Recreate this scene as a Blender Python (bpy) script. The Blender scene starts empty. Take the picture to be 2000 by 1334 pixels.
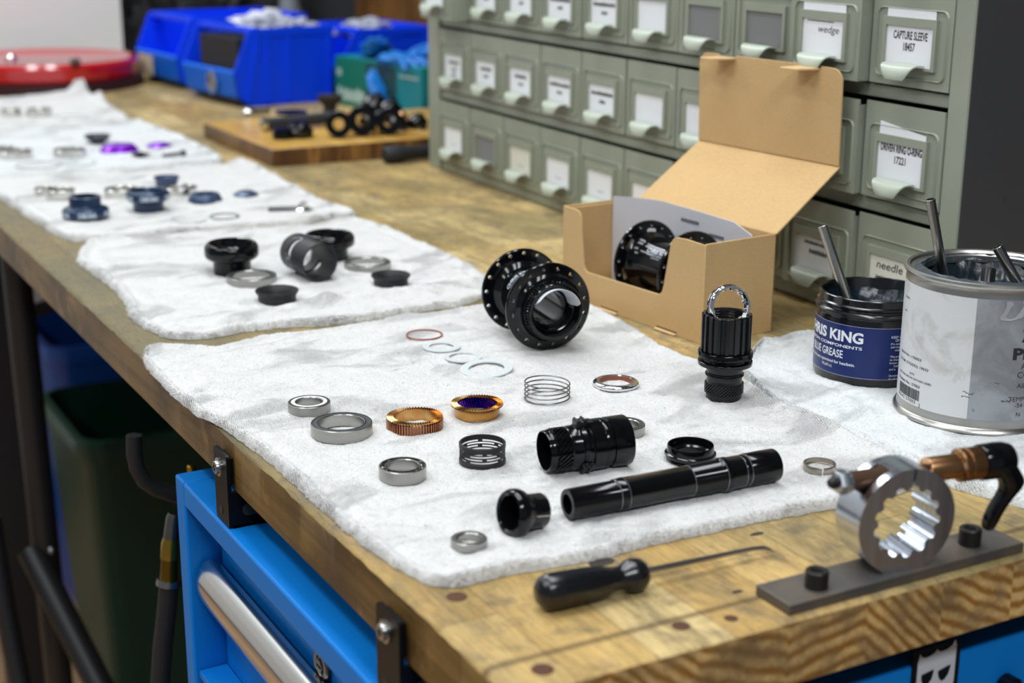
import bpy, bmesh, math, random
import numpy as np
from mathutils import Vector, Matrix, noise, Quaternion
R = math.radians
PI = math.pi
sc = bpy.context.scene
col = sc.collection
random.seed(7)

# ------------------------------------------------------------------ camera
T = 0.98                                   # height of the bench top over the floor
F, PITCH, YAW, ROLL = 2932.0, R(16.09), R(28.93), R(0.23)
fw = Vector((math.sin(YAW)*math.cos(PITCH), math.cos(YAW)*math.cos(PITCH), -math.sin(PITCH)))
r0 = fw.cross(Vector((0, 0, 1))).normalized()
u0 = r0.cross(fw)
cr = r0*math.cos(ROLL)+u0*math.sin(ROLL)
cu = -r0*math.sin(ROLL)+u0*math.cos(ROLL)
CAM = Vector((-0.2755, -0.4959, 0.32))     # in bench coordinates: x across, y along the bench, z over its top
cam = bpy.data.cameras.new('camera')
camo = bpy.data.objects.new('camera', cam)
col.objects.link(camo)
mt = Matrix((cr, cu, -fw)).transposed().to_4x4()
mt.translation = CAM+Vector((0, 0, T))
camo.matrix_world = mt
cam.sensor_width = 36
cam.lens = F/2000*36
cam.clip_start = 0.02
cam.dof.use_dof = True
cam.dof.focus_distance = 0.97
cam.dof.aperture_fstop = 6.6
cam.dof.aperture_blades = 9
sc.camera = camo

def ray(px, py):
    return fw+cr*((px-1000)/F)-cu*((py-667)/F)
def P(px, py, z=0.0):
    """point at height z over the bench top seen at a pixel of the photograph"""
    d = ray(px, py)
    return CAM+d*((z-CAM.z)/d.z)
def PXp(px, py, X):
    d = ray(px, py)
    return CAM+d*((X-CAM.x)/d.x)
def PYp(px, py, Y):
    d = ray(px, py)
    return CAM+d*((Y-CAM.y)/d.y)

# ------------------------------------------------------------------ world, lights, exposure
w = bpy.data.worlds.new('world')
sc.world = w
w.use_nodes = True
w.node_tree.nodes['Background'].inputs[0].default_value = (0.80, 0.88, 1.0, 1)
w.node_tree.nodes['Background'].inputs[1].default_value = 0.16
sc.view_settings.view_transform = 'Standard'
sc.view_settings.look = 'None'
sc.view_settings.gamma = 1
sc.view_settings.exposure = 0.33
sc.view_settings.use_curve_mapping = False
def area(name, loc, sx, sy, power, rot=(0, 0, 0), colr=(0.93, 0.97, 1.0)):
    l = bpy.data.lights.new(name, 'AREA')
    l.shape = 'RECTANGLE'
    l.size, l.size_y, l.energy, l.color = sx, sy, power, colr
    o = bpy.data.objects.new(name, l)
    o.location = (loc[0], loc[1], loc[2]+T)
    o.rotation_euler = rot
    col.objects.link(o)
area('ceiling_lamp', (0.05, 0.45, 1.60), 0.16, 1.2, 7.2)
area('ceiling_lamp', (0.42, 0.50, 1.60), 0.16, 1.2, 7.2)
area('ceiling_lamp', (-0.75, 0.1, 1.60), 0.16, 1.2, 9)
area('ceiling_lamp', (-0.35, -1.35, 1.60), 1.2, 0.3, 26)
area('ceiling_lamp', (-1.70, 0.60, 1.60), 0.3, 1.2, 13)
area('ceiling_lamp', (0.10, 2.20, 1.60), 0.16, 1.2, 8.5)
area('ceiling_lamp', (0.45, 2.20, 1.60), 0.16, 1.2, 8.5)
area('ceiling_lamp', (-0.9, 2.0, 1.60), 0.16, 1.2, 8)

# ------------------------------------------------------------------ materials
MATS = {}
def mat(name, base=(.5, .5, .5), rough=.5, metal=0.0, spec=None, coat=0, bump=None, var=None, trans=0, sheen=0, alpha=None):
    """bump=(scale,strength,dist)  var=(scale,colour2,lo,hi)"""
    if name in MATS: return MATS[name]
    m = bpy.data.materials.new(name)
    m.use_nodes = True
    nt = m.node_tree
    b = nt.nodes['Principled BSDF']
    b.inputs['Base Color'].default_value = (*base, 1)
    b.inputs['Roughness'].default_value = rough
    b.inputs['Metallic'].default_value = metal
    if spec is not None: b.inputs['Specular IOR Level'].default_value = spec
    if coat: b.inputs['Coat Weight'].default_value = coat; b.inputs['Coat Roughness'].default_value = .06
    if trans: b.inputs['Transmission Weight'].default_value = trans
    if sheen: b.inputs['Sheen Weight'].default_value = sheen
    tc = nt.nodes.new('ShaderNodeTexCoord')
    if var:
        n = nt.nodes.new('ShaderNodeTexNoise'); n.inputs['Scale'].default_value = var[0]; n.inputs['Detail'].default_value = 5
        rp = nt.nodes.new('ShaderNodeValToRGB')
        rp.color_ramp.elements[0].position = var[2]; rp.color_ramp.elements[1].position = var[3]
        rp.color_ramp.elements[0].color = (*base, 1); rp.color_ramp.elements[1].color = (*var[1], 1)
        nt.links.new(tc.outputs['Object'], n.inputs['Vector']); nt.links.new(n.outputs['Fac'], rp.inputs['Fac'])
        nt.links.new(rp.outputs['Color'], b.inputs['Base Color'])
    if bump:
        n2 = nt.nodes.new('ShaderNodeTexNoise'); n2.inputs['Scale'].default_value = bump[0]; n2.inputs['Detail'].default_value = 4
        bp = nt.nodes.new('ShaderNodeBump'); bp.inputs['Strength'].default_value = bump[1]; bp.inputs['Distance'].default_value = bump[2]
        nt.links.new(tc.outputs['Object'], n2.inputs['Vector']); nt.links.new(n2.outputs['Fac'], bp.inputs['Height'])
        nt.links.new(bp.outputs['Normal'], b.inputs['Normal'])
    MATS[name] = m
    return m

class NT:
    """tiny node-graph builder"""
    def __init__(s, name):
        s.m = bpy.data.materials.new(name); s.m.use_nodes = True
        s.t = s.m.node_tree; s.b = s.t.nodes['Principled BSDF']; MATS[name] = s.m
    def n(s, typ, **kw):
        x = s.t.nodes.new('ShaderNode'+typ)
        for k, v in kw.items():
            if k.startswith('_'): setattr(x, k[1:], v)
            else: s.set(x.inputs[k.replace('__', ' ')], v)
        return x
    def set(s, inp, v):
        if isinstance(v, bpy.types.NodeSocket): s.t.links.new(v, inp)
        else:
            try: inp.default_value = v
            except Exception: inp.default_value = (*v, 1)
    def ramp(s, fac, stops, interp='LINEAR'):
        x = s.t.nodes.new('ShaderNodeValToRGB'); x.color_ramp.interpolation = interp
        e = x.color_ramp.elements
        while len(e) < len(stops): e.new(.5)
        for el, (p, c) in zip(e, stops):
            el.position = p; el.color = (*c, 1) if len(c) == 3 else c
        s.t.links.new(fac, x.inputs['Fac']); return x.outputs['Color']
    def mix(s, fac, a, b, mode='MIX'):
        x = s.t.nodes.new('ShaderNodeMix'); x.data_type = 'RGBA'; x.blend_type = mode
        s.set(x.inputs[0], fac); s.set(x.inputs[6], a); s.set(x.inputs[7], b)
        return x.outputs[2]
    def math(s, op, a, b=0.0):
        x = s.t.nodes.new('ShaderNodeMath'); x.operation = op
        s.set(x.inputs[0], a); s.set(x.inputs[1], b); return x.outputs[0]
    def coords(s, scale=(1, 1, 1), rot=(0, 0, 0), loc=(0, 0, 0)):
        tc = s.t.nodes.new('ShaderNodeTexCoord'); mp = s.t.nodes.new('ShaderNodeMapping')
        mp.inputs['Scale'].default_value = scale; mp.inputs['Rotation'].default_value = rot; mp.inputs['Location'].default_value = loc
        s.t.links.new(tc.outputs['Object'], mp.inputs['Vector']); return mp.outputs[0]
    def noise(s, vec, scale, detail=4, rough=.5, dist=0):
        x = s.t.nodes.new('ShaderNodeTexNoise'); s.t.links.new(vec, x.inputs['Vector'])
        x.inputs['Scale'].default_value = scale; x.inputs['Detail'].default_value = detail
        x.inputs['Roughness'].default_value = rough; x.inputs['Distortion'].default_value = dist
        return x.outputs['Fac']
    def bump(s, h, strength, dist, nrm=None):
        x = s.t.nodes.new('ShaderNodeBump'); s.t.links.new(h, x.inputs['Height'])
        x.inputs['Strength'].default_value = strength; x.inputs['Distance'].default_value = dist
        if nrm is not None: s.t.links.new(nrm, x.inputs['Normal'])
        return x.outputs['Normal']

G3 = lambda v: (v, v, v)
def wood_top():
    g = NT('bench_maple')
    v = g.coords()
    sp = g.n('SeparateXYZ', Vector=v)
    cb = g.n('CombineXYZ', X=sp.outputs['Y'], Y=sp.outputs['X'], Z=0.0)
    def brick(w, h, loc):
        mp = g.n('Mapping', Vector=cb.outputs[0]); mp.inputs['Location'].default_value = loc
        bk = g.n('TexBrick', Vector=mp.outputs[0]); bk.offset = .37; bk.offset_frequency = 3; bk.squash = 1
        bk.inputs['Color1'].default_value = (0, 0, 0, 1); bk.inputs['Color2'].default_value = (1, 1, 1, 1); bk.inputs['Mortar'].default_value = (.5, .5, .5, 1)
        bk.inputs['Scale'].default_value = 1; bk.inputs['Mortar Size'].default_value = .0004; bk.inputs['Mortar Smooth'].default_value = .4
        bk.inputs['Brick Width'].default_value = w; bk.inputs['Row Height'].default_value = h
        return bk
    b1 = brick(.21, .042, (.06, .01, 0))
    gm = g.n('Mapping', Vector=v); gm.inputs['Scale'].default_value = (26, 2.4, 26)
    gr = g.noise(gm.outputs[0], 4, 8, .62, .6)
    gm2 = g.n('Mapping', Vector=v); gm2.inputs['Scale'].default_value = (9, 3, 9)
    gr2 = g.noise(gm2.outputs[0], 3, 6, .6, 1.2)
    base = g.ramp(b1.outputs['Color'], [(0, (.46, .29, .10)), (.3, (.64, .46, .19)), (.55, (.47, .35, .17)), (.8, (.70, .54, .26)), (1, (.52, .33, .12))])
    c = g.mix(.75, base, g.ramp(gr, [(.25, G3(.34)), (.48, G3(.92)), (.75, G3(1.25))]), 'MULTIPLY')
    c = g.mix(.35, c, g.ramp(gr2, [(.3, (.32, .20, .09)), (.6, (1, .95, .85))]), 'MULTIPLY')
    # old oil stains: grey-olive patches
    st = g.noise(v, 5.5, 6, .6, .4)
    stm = g.ramp(st, [(.42, G3(0)), (.62, G3(1))])
    c = g.mix(g.math('MULTIPLY', stm, .72), c, (.21, .17, .072))
    # long grimy zone along the front edge where hands and tools rest, fading to the far side
    fx = g.math('SUBTRACT', sp.outputs['X'], g.math('MULTIPLY', g.math('SUBTRACT', st, .5), .5))
    grim = g.ramp(fx, [(.02, G3(.88)), (.26, G3(.45)), (.42, G3(0))])
    fy = g.ramp(sp.outputs['Y'], [(.17, G3(0)), (.36, G3(1))])
    c = g.mix(g.math('MULTIPLY', grim, fy), c, (.15, .132, .072))
    sm = g.noise(v, 38, 5, .65)
    c = g.mix(g.ramp(sm, [(.52, G3(0)), (.68, G3(.7))]), c, (.15, .12, .08))
    sm2 = g.noise(g.coords(scale=(1.6, 1, 1), rot=(0, 0, .5)), 17, 8, .72, 1.0)
    c = g.mix(g.ramp(sm2, [(.50, G3(0)), (.66, G3(.62))]), c, (.13, .115, .09))
    fl_ = g.noise(g.coords(scale=(9, 1.2, 9)), 55, 5, .7)
    c = g.mix(.55, c, g.ramp(fl_, [(.34, G3(.50)), (.52, G3(1.0)), (.75, G3(1.15))]), 'MULTIPLY')
    # joint lines between staves, and the seam of the end board
    c = g.mix(g.math('MULTIPLY', b1.outputs['Fac'], .55), c, (.10, .06, .03))
    dy = g.math('ABSOLUTE', g.math('SUBTRACT', sp.outputs['Y'], .0272), 0)
    seam = g.ramp(dy, [(.0004, G3(1)), (.0012, G3(0))])
    c = g.mix(g.math('MULTIPLY', seam, .8), c, (.07, .045, .025))
    g.set(g.b.inputs['Base Color'], c)
    g.b.inputs['Specular IOR Level'].default_value = .14
    rg = g.ramp(gr, [(.3, G3(.45)), (.7, G3(.62))])
    g.set(g.b.inputs['Roughness'], rg)
    h = g.math('SUBTRACT', gr, g.math('MULTIPLY', b1.outputs['Fac'], .6))
    g.set(g.b.inputs['Normal'], g.bump(h, .35, .0006))
    return g.m
def wood_side():
    g = NT('bench_maple_long_edge')
    v = g.coords()
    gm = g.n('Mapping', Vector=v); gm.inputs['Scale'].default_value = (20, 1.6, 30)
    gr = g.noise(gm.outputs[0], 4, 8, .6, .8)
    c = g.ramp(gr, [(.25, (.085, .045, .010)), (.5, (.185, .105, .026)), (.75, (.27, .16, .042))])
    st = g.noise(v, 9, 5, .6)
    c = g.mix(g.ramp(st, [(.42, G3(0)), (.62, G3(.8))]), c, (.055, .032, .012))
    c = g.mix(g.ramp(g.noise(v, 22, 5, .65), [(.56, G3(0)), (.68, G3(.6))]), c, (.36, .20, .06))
    sp = g.n('SeparateXYZ', Vector=v)
    sm = g.noise(v, 60, 4, .6)
    top = g.ramp(g.math('ADD', sp.outputs['Z'], g.math('MULTIPLY', sm, .004)), [(.0, G3(0)), (.999, G3(0))])
    g.b.inputs['Specular IOR Level'].default_value = .3
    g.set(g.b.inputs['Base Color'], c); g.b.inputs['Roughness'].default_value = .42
    g.set(g.b.inputs['Normal'], g.bump(gr, .3, .0008))
    return g.m
def wood_end():
    g = NT('bench_maple_end_grain')
    v = g.coords()
    sp = g.n('SeparateXYZ', Vector=v)
    idx = g.math('FLOOR', g.math('DIVIDE', sp.outputs['X'], .049))
    off = g.math('MULTIPLY', idx, .137)
    zz = g.math('ADD', sp.outputs['Z'], off)
    sgn = g.math('SUBTRACT', g.math('MULTIPLY', g.math('MODULO', g.math('MULTIPLY', idx, 1.7), 1.0), 1.6), .3)
    d = g.math('ADD', g.math('MULTIPLY', sp.outputs['X'], sgn), zz)
    cv = g.n('CombineXYZ', X=d, Y=sp.outputs['X'], Z=0.0)
    wv = g.n('TexWave', Vector=cv.outputs[0], Scale=38.0, Distortion=3.4, Detail=3.0); wv.inputs['Detail Scale'].default_value = 1.2
    n1 = g.noise(v, 45, 6, .65)
    n2 = g.noise(v, 260, 3, .6)
    c = g.ramp(wv.outputs['Fac'], [(.1, (.32, .15, .035)), (.5, (.56, .33, .10)), (.85, (.68, .46, .19))])
    c = g.mix(g.ramp(n1, [(.42, G3(0)), (.62, G3(.8))]), c, (.25, .165, .08))
    c = g.mix(.75, c, g.ramp(g.noise(v, 18, 6, .7), [(.35, G3(.62)), (.65, G3(1.25))]), 'MULTIPLY')
    c = g.mix(.4, c, g.ramp(n2, [(.3, G3(.5)), (.6, G3(1.05))]), 'MULTIPLY')
    g.b.inputs['Specular IOR Level'].default_value = .25
    g.set(g.b.inputs['Base Color'], c); g.b.inputs['Roughness'].default_value = .55
    g.set(g.b.inputs['Normal'], g.bump(wv.outputs['Fac'], .25, .0005))
    return g.m
def towel_mat(name, tint, dirt=.5):
    g = NT(name)
    v = g.coords()
    n1 = g.noise(v, 900, 3, .7)
    n2 = g.noise(v, 55, 5, .6)
    n3 = g.noise(v, 260, 4, .75)
    wa = g.n('TexWave', Vector=g.coords(rot=(0, 0, R(12))), Scale=300.0, Distortion=3.0, Detail=2.0)
    wb = g.n('TexWave', Vector=g.coords(rot=(0, 0, R(102))), Scale=300.0, Distortion=3.0, Detail=2.0)
    wv = g.math('MULTIPLY', wa.outputs['Fac'], wb.outputs['Fac'])
    mask = g.ramp(g.noise(g.coords(scale=(7, 14, 7), rot=(0, 0, R(15))), 1.6, 5, .6, .8), [(.50, G3(0)), (.66, G3(1))])
    c = g.ramp(n2, [(.3, tuple(t*.93 for t in tint)), (.6, tint)])
    c = g.mix(g.math('MULTIPLY', mask, g.math('MULTIPLY', g.math('POWER', wv, 1.5), .55)), c, tuple(t*.42 for t in tint))
    c = g.mix(g.ramp(n3, [(.63, G3(0)), (.72, G3(dirt*1.2))]), c, (.22, .205, .17))
    c = g.mix(g.ramp(g.noise(v, 520, 3, .7), [(.54, G3(0)), (.68, G3(.5))]), c, tuple(t*.62 for t in tint))
    n4 = g.noise(v, 34, 6, .7)
    c = g.mix(g.ramp(n4, [(.56, G3(0)), (.75, G3(dirt*.6))]), c, (.42, .41, .38))
    g.set(g.b.inputs['Base Color'], c)
    g.b.inputs['Roughness'].default_value = .95
    g.b.inputs['Sheen Weight'].default_value = .25
    g.b.inputs['Specular IOR Level'].default_value = .15
    h = g.math('ADD', g.math('MULTIPLY', n1, .6), g.math('ADD', g.math('MULTIPLY', n3, .9), g.math('MULTIPLY', wv, g.math('MULTIPLY', mask, .7))))
    g.set(g.b.inputs['Normal'], g.bump(h, 1.0, .0022))
    return g.m
def brushed(name, base, rough, axis='z', s=1.0, amt=.12):
    g = NT(name)
    sc_ = {'z': (3, 3, 900), 'x': (900, 3, 3), 'y': (3, 900, 3)}[axis]
    n = g.noise(g.coords(scale=sc_), s, 3, .6)
    g.set(g.b.inputs['Roughness'], g.ramp(n, [(.3, G3(rough-amt*.5)), (.7, G3(rough+amt))]))
    g.b.inputs['Metallic'].default_value = 1
    c = g.ramp(n, [(.25, tuple(x*.82 for x in base)), (.75, base)])
    g.set(g.b.inputs['Base Color'], c)
    g.set(g.b.inputs['Normal'], g.bump(n, .06, .0002))
    return g.m
W_TOP, W_SIDE, W_END = wood_top(), wood_side(), wood_end()
TOWEL = towel_mat('white_terry', (.87, .86, .84))
TOWEL2 = towel_mat('white_terry_cool', (.88, .90, .90), .25)
STEEL = brushed('bearing_steel', (.40, .395, .375), .27, 'z')
STEELR = brushed('ground_steel', (.46, .455, .44), .22, 'z')
ALU = brushed('turned_aluminium', (.66, .71, .80), .20, 'y', 1, .1)
SHINYR = mat('polished_bearing_race', (.66, .65, .62), .16, 1)
CHROME = mat('chrome', (.82, .83, .85), .10, 1)
BLACKG = mat('black_anodised_gloss', (.003, .003, .004), .12, 0, .38)
BLACKS = mat('black_anodised_satin', (.007, .007, .008), .28, 0, .45)
BLACKM = mat('black_matte', (.016, .016, .018), .52, 0, .45)
DARKRUB = mat('black_rubber', (.018, .018, .020), .62, 0, .4)
COPPER = mat('gold_nitride_steel', (.55, .27, .09), .22, 1, var=(160, (.62, .40, .16), .4, .65))
COPPERR = mat('copper_nitride_steel', (.40, .19, .11), .28, 1)
IRIS = mat('violet_nitride_steel', (.05, .035, .35), .22, 1, var=(300, (.20, .05, .38), .42, .6))
OCOP = mat('copper_wire', (.36, .12, .08), .45, .3)
TRANSL = mat('translucent_nylon', (.80, .84, .84), .35, 0, trans=.25)
SPRING = mat('spring_wire', (.26, .27, .27), .32, 1)
BROWN = mat('brown_seal', (.22, .075, .04), .5)
WHITEP = mat('white_paper', (.80, .81, .82), .6)
PRINT = mat('black_print', (.02, .02, .022), .6)
WPRINT = mat('white_print', (.82, .84, .88), .6)

def card_mat(name, base):
    g = NT(name)
    n = g.noise(g.coords(scale=(1, 1, 6)), 260, 4, .6); n2 = g.noise(g.coords(), 14, 4, .6)
    c = g.ramp(n, [(.3, tuple(x*.86 for x in base)), (.7, base)])
    c = g.mix(.5, c, g.ramp(n2, [(.3, G3(.88)), (.7, G3(1.05))]), 'MULTIPLY')
    g.set(g.b.inputs['Base Color'], c); g.b.inputs['Roughness'].default_value = .8; g.b.inputs['Specular IOR Level'].default_value = .25
    g.set(g.b.inputs['Normal'], g.bump(n, .15, .0004)); return g.m
CARD = card_mat('kraft_cardboard', (.64, .425, .20))
CARDL = card_mat('kraft_cardboard_edge', (.68, .46, .23))
CABG = mat('cabinet_green_grey_enamel', (.275, .300, .235), .38, 0, .4, bump=(90, .05, .0005), var=(7, (.305, .33, .26), .4, .6))
CABL = mat('cabinet_pull_enamel', (.44, .49, .40), .34, 0, .5)
CABD = mat('cabinet_inside', (.03, .032, .028), .7)
CABS = mat('cabinet_side_enamel', (.062, .062, .066), .42, 0, .5, bump=(160, .12, .0006), var=(55, (.05, .05, .052), .66, .72))
EMPTYC = mat('grey_card', (.20, .20, .20), .7)
PAPER = mat('label_card', (.82, .83, .86), .65)
CHEST = mat('blue_tool_chest_enamel', (.003, .20, .66), .45, 0, .2, bump=(60, .05, .0005), var=(45, (.03, .14, .36), .68, .76))
BINB = mat('blue_bin_plastic', (.0, .055, .92), .5, 0, .25)
BINL = mat('blue_bin_lip_plastic', (.0, .13, .72), .5, 0, .25)
BRONZE = mat('bronze_bushing', (.42, .22, .10), .30, 1, var=(60, (.30, .16, .08), .4, .65))
BARSTEEL = mat('dark_flat_bar_steel', (.13, .125, .12), .45, .55, var=(40, (.20, .165, .13), .45, .7), bump=(120, .15, .0005))
SCREWB = mat('black_oxide_screw', (.030, .028, .028), .38, .6)
RED = mat('red_enamel', (.50, .006, .012), .12, 0, .6, .4)

# ------------------------------------------------------------------ object helpers
def link(o, parent=None):
    col.objects.link(o)
    if parent is not None: o.parent = parent
    return o
def thing(name, label, cat, loc, rot=None, group=None):
    o = bpy.data.objects.new(name, None); col.objects.link(o)
    o.empty_display_size = .01
    o.location = (loc[0], loc[1], loc[2]+T)
    if rot is not None:
        o.rotation_mode = 'QUATERNION'; o.rotation_quaternion = rot
    o['label'] = label; o['category'] = cat
    if group: o['group'] = group
    return o
def tag(o, label, cat, group=None):
    o['label'] = label; o['category'] = cat
    if group: o['group'] = group
    return o
def qz(a): return Quaternion((0, 0, 1), a)
def qdir(d, spin=0):
    d = Vector(d).normalized()
    q = Vector((0, 0, 1)).rotation_difference(d)
    return q @ Quaternion((0, 0, 1), spin)
class M:
    def __init__(s): s.v = []; s.f = []; s.mi = []
    def add(s, v, f, mi=0, mx=None):
        o = len(s.v)
        if mx is not None: v = [mx @ Vector(p) for p in v]
        s.v += [tuple(p) for p in v]; s.f += [tuple(i+o for i in q) for q in f]; s.mi += [mi]*len(f)
        return s
    def box(s, a, b, mi=0, mx=None):
        x0, y0, z0 = a; x1, y1, z1 = b
        v = [(x0, y0, z0), (x1, y0, z0), (x1, y1, z0), (x0, y1, z0), (x0, y0, z1), (x1, y0, z1), (x1, y1, z1), (x0, y1, z1)]
        f = [(0, 3, 2, 1), (4, 5, 6, 7), (0, 1, 5, 4), (1, 2, 6, 5), (2, 3, 7, 6), (3, 0, 4, 7)]
        return s.add(v, f, mi, mx)
    def lathe(s, prof, seg=64, closed=True, rf=None, mi=0, mx=None, a0=0, a1=2*PI, capends=False):
        """prof [(r,z)]; rf(r,z,theta)->(r,z); closed joins last to first"""
        full = abs(a1-a0-2*PI) < 1e-6
        n = len(prof); ns = seg if full else seg+1
        v = []
        for i in range(ns):
            a = a0+(a1-a0)*i/seg
            for (r, z) in prof:
                if rf: r, z = rf(r, z, a)
                v.append((r*math.cos(a), r*math.sin(a), z))
        f = []
        for i in range(seg):
            j = (i+1) % ns
            for k in range(n if closed else n-1):
                l = (k+1) % n
                f.append((i*n+k, j*n+k, j*n+l, i*n+l))
        if not full and closed:
            f.append(tuple(range(n))); f.append(tuple(reversed(range((ns-1)*n, ns*n))))
        if capends and full:
            f.append(tuple(reversed([i*n for i in range(ns)]))); f.append(tuple(i*n+n-1 for i in range(ns)))
        return s.add(v, f, mi, mx)
    def cyl(s, r, z0, z1, seg=32, bev=0, mi=0, mx=None):
        b = bev
        pr = [(r-b, z0), (r, z0+b), (r, z1-b), (r-b, z1)] if b else [(r, z0), (r, z1)]
        return s.lathe(pr, seg, False, None, mi, mx, capends=True)
    def tube(s, pts, r, seg=8, mi=0, closed=False, mx=None):
        pts = [Vector(p) for p in pts]; n = len(pts); v = []; f = []
        rr = r if isinstance(r, (list, tuple)) else [r]*n
        up = None
        for i, p in enumerate(pts):
            if closed: t = (pts[(i+1) % n]-pts[i-1]).normalized()
            else: t = (pts[min(i+1, n-1)]-pts[max(i-1, 0)]).normalized()
            if up is None:
                up = Vector((0, 0, 1)) if abs(t.z) < .9 else Vector((1, 0, 0))
            a = t.cross(up).normalized(); b = a.cross(t).normalized(); up = b
            for k in range(seg):
                g = 2*PI*k/seg
                v.append(p+(a*math.cos(g)+b*math.sin(g))*rr[i])
        m = n if closed else n-1
        for i in range(m):
            j = (i+1) % n
            for k in range(seg):
                l = (k+1) % seg
                f.append((i*seg+k, i*seg+l, j*seg+l, j*seg+k))
        if not closed:
            f.append(tuple(range(seg))); f.append(tuple(reversed(range((n-1)*seg, n*seg))))
        return s.add(v, f, mi, mx)
    def sphere(s, c, r, seg=16, mi=0, sq=(1, 1, 1), mx=None):
        v = []; f = []; n = seg//2
        for i in range(n+1):
            a = PI*i/n
            for k in range(seg):
                b = 2*PI*k/seg
                v.append((c[0]+r*sq[0]*math.sin(a)*math.cos(b), c[1]+r*sq[1]*math.sin(a)*math.sin(b), c[2]+r*sq[2]*math.cos(a)))
        for i in range(n):
            for k in range(seg):
                l = (k+1) % seg
                f.append((i*seg+k, (i+1)*seg+k, (i+1)*seg+l, i*seg+l))
        return s.add(v, f, mi, mx)
    def prism(s, poly, z0, z1, mi=0, mx=None):
        n = len(poly)
        v = [(p[0], p[1], z0) for p in poly]+[(p[0], p[1], z1) for p in poly]
        f = [tuple(reversed(range(n))), tuple(range(n, 2*n))]+[(i, (i+1) % n, n+(i+1) % n, n+i) for i in range(n)]
        return s.add(v, f, mi, mx)
    def mesh(s, name, mats, ang=35, weld=True):
        me = bpy.data.meshes.new(name)
        me.from_pydata(s.v, [], s.f)
        me.polygons.foreach_set('material_index', s.mi)
        for m in (mats if isinstance(mats, (list, tuple)) else [mats]): me.materials.append(m)
        if weld:
            bm = bmesh.new(); bm.from_mesh(me)
            bmesh.ops.remove_doubles(bm, verts=bm.verts, dist=1e-6)
            bmesh.ops.recalc_face_normals(bm, faces=bm.faces)
            bm.to_mesh(me); bm.free()
        if ang:
            me.polygons.foreach_set('use_smooth', [True]*len(me.polygons))
            me.set_sharp_from_angle(angle=R(ang))
        me.update()
        return me
    def build(s, name, mats, parent=None, ang=35, bev=0, seg=2, loc=None, weld=True):
        o = bpy.data.objects.new(name, s.mesh(name, mats, ang, weld))
        link(o, parent)
        if loc is not None: o.location = (loc[0], loc[1], loc[2]+(0 if parent is not None else T))
        if bev:
            b = o.modifiers.new('bevel', 'BEVEL'); b.width = bev; b.segments = seg; b.limit_method = 'ANGLE'; b.angle_limit = R(40)
            b.harden_normals = False
        return o
def struct(o):
    o['kind'] = 'structure'; return o
def rebase(m, loc, rot=None):
    """shift geometry given in bench coordinates to be local to a thing at loc"""
    l = Vector(loc); iq = rot.inverted() if rot is not None else None
    out = []
    for p in m.v:
        q = Vector(p)-l
        if iq is not None: q = iq @ q
        out.append(tuple(q))
    m.v = out
    return m
def bake(o, cutters=()):
    """apply the object's modifiers to its mesh, drop the helpers"""
    dg = bpy.context.evaluated_depsgraph_get(); dg.update()
    me = bpy.data.meshes.new_from_object(o.evaluated_get(dg))
    o.modifiers.clear(); o.data = me
    for c in cutters: bpy.data.objects.remove(c)
    me.polygons.foreach_set('use_smooth', [True]*len(me.polygons))
    me.set_sharp_from_angle(angle=R(35))
    return o
def cut(o, m):
    c = bpy.data.objects.new('cutter', m.mesh('cutter', BLACKM, 0)); col.objects.link(c)
    c.parent = o.parent
    c.matrix_parent_inverse = o.matrix_parent_inverse
    b = o.modifiers.new('cut', 'BOOLEAN'); b.operation = 'DIFFERENCE'; b.object = c; b.solver = 'EXACT'
    return bake(o, [c])
def rrect(w, h, r, n=5, cx=0, cy=0):
    pts = []
    for (sx, sy, a) in ((1, 1, 0), (-1, 1, 90), (-1, -1, 180), (1, -1, 270)):
        for k in range(n+1):
            t = R(a+90*k/n); pts.append((cx+sx*(w/2-r)+r*math.cos(t), cy+sy*(h/2-r)+r*math.sin(t)))
    return pts
_tc = {}
def text_geo(body, bold=0.0, spacing=1.0):
    key = (body, bold, spacing)
    if key in _tc: return _tc[key]
    cv = bpy.data.curves.new('t', 'FONT'); cv.body = body; cv.size = 1; cv.offset = bold; cv.resolution_u = 3; cv.space_character = spacing
    o = bpy.data.objects.new('t', cv); col.objects.link(o)
    dg = bpy.context.evaluated_depsgraph_get(); dg.update()
    me = o.evaluated_get(dg).to_mesh()
    v = [tuple(p.co) for p in me.vertices]; f = [tuple(p.vertices) for p in me.polygons]
    bpy.data.objects.remove(o); bpy.data.curves.remove(cv)
    if v:
        x0 = min(p[0] for p in v); x1 = max(p[0] for p in v)
        v = [(p[0]-x0, p[1]) for p in v]; wd = x1-x0
    else: wd = 0
    _tc[key] = (v, f, wd)
    return _tc[key]
def text(m, body, fn, w=None, h=.01, align='l', bold=0.0, shear=0, x=0, y=0, mi=0, spacing=1.0):
    """adds flat text; h = capital height; w = wanted width; fn(x,y)->xyz"""
    v, f, wd = text_geo(body, bold, spacing)
    if not v: return
    sy = h/.70; sx = (w/wd) if w else sy
    ox = {'l': 0, 'c': -wd*sx/2, 'r': -wd*sx}[align]
    m.add([fn(x+ox+p[0]*sx+shear*p[1]*sy, y+p[1]*sy) for p in v], f, mi)
def copy_tree(o, parent=None):
    c = o.copy(); col.objects.link(c)
    if parent is not None: c.parent = parent
    for ch in list(o.children): copy_tree(ch, c)
    return c
def arcpts(cx, cy, r, a0, a1, n):
    return [(cx+r*math.cos(R(a0+(a1-a0)*k/n)), cy+r*math.sin(R(a0+(a1-a0)*k/n))) for k in range(n+1)]

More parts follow.
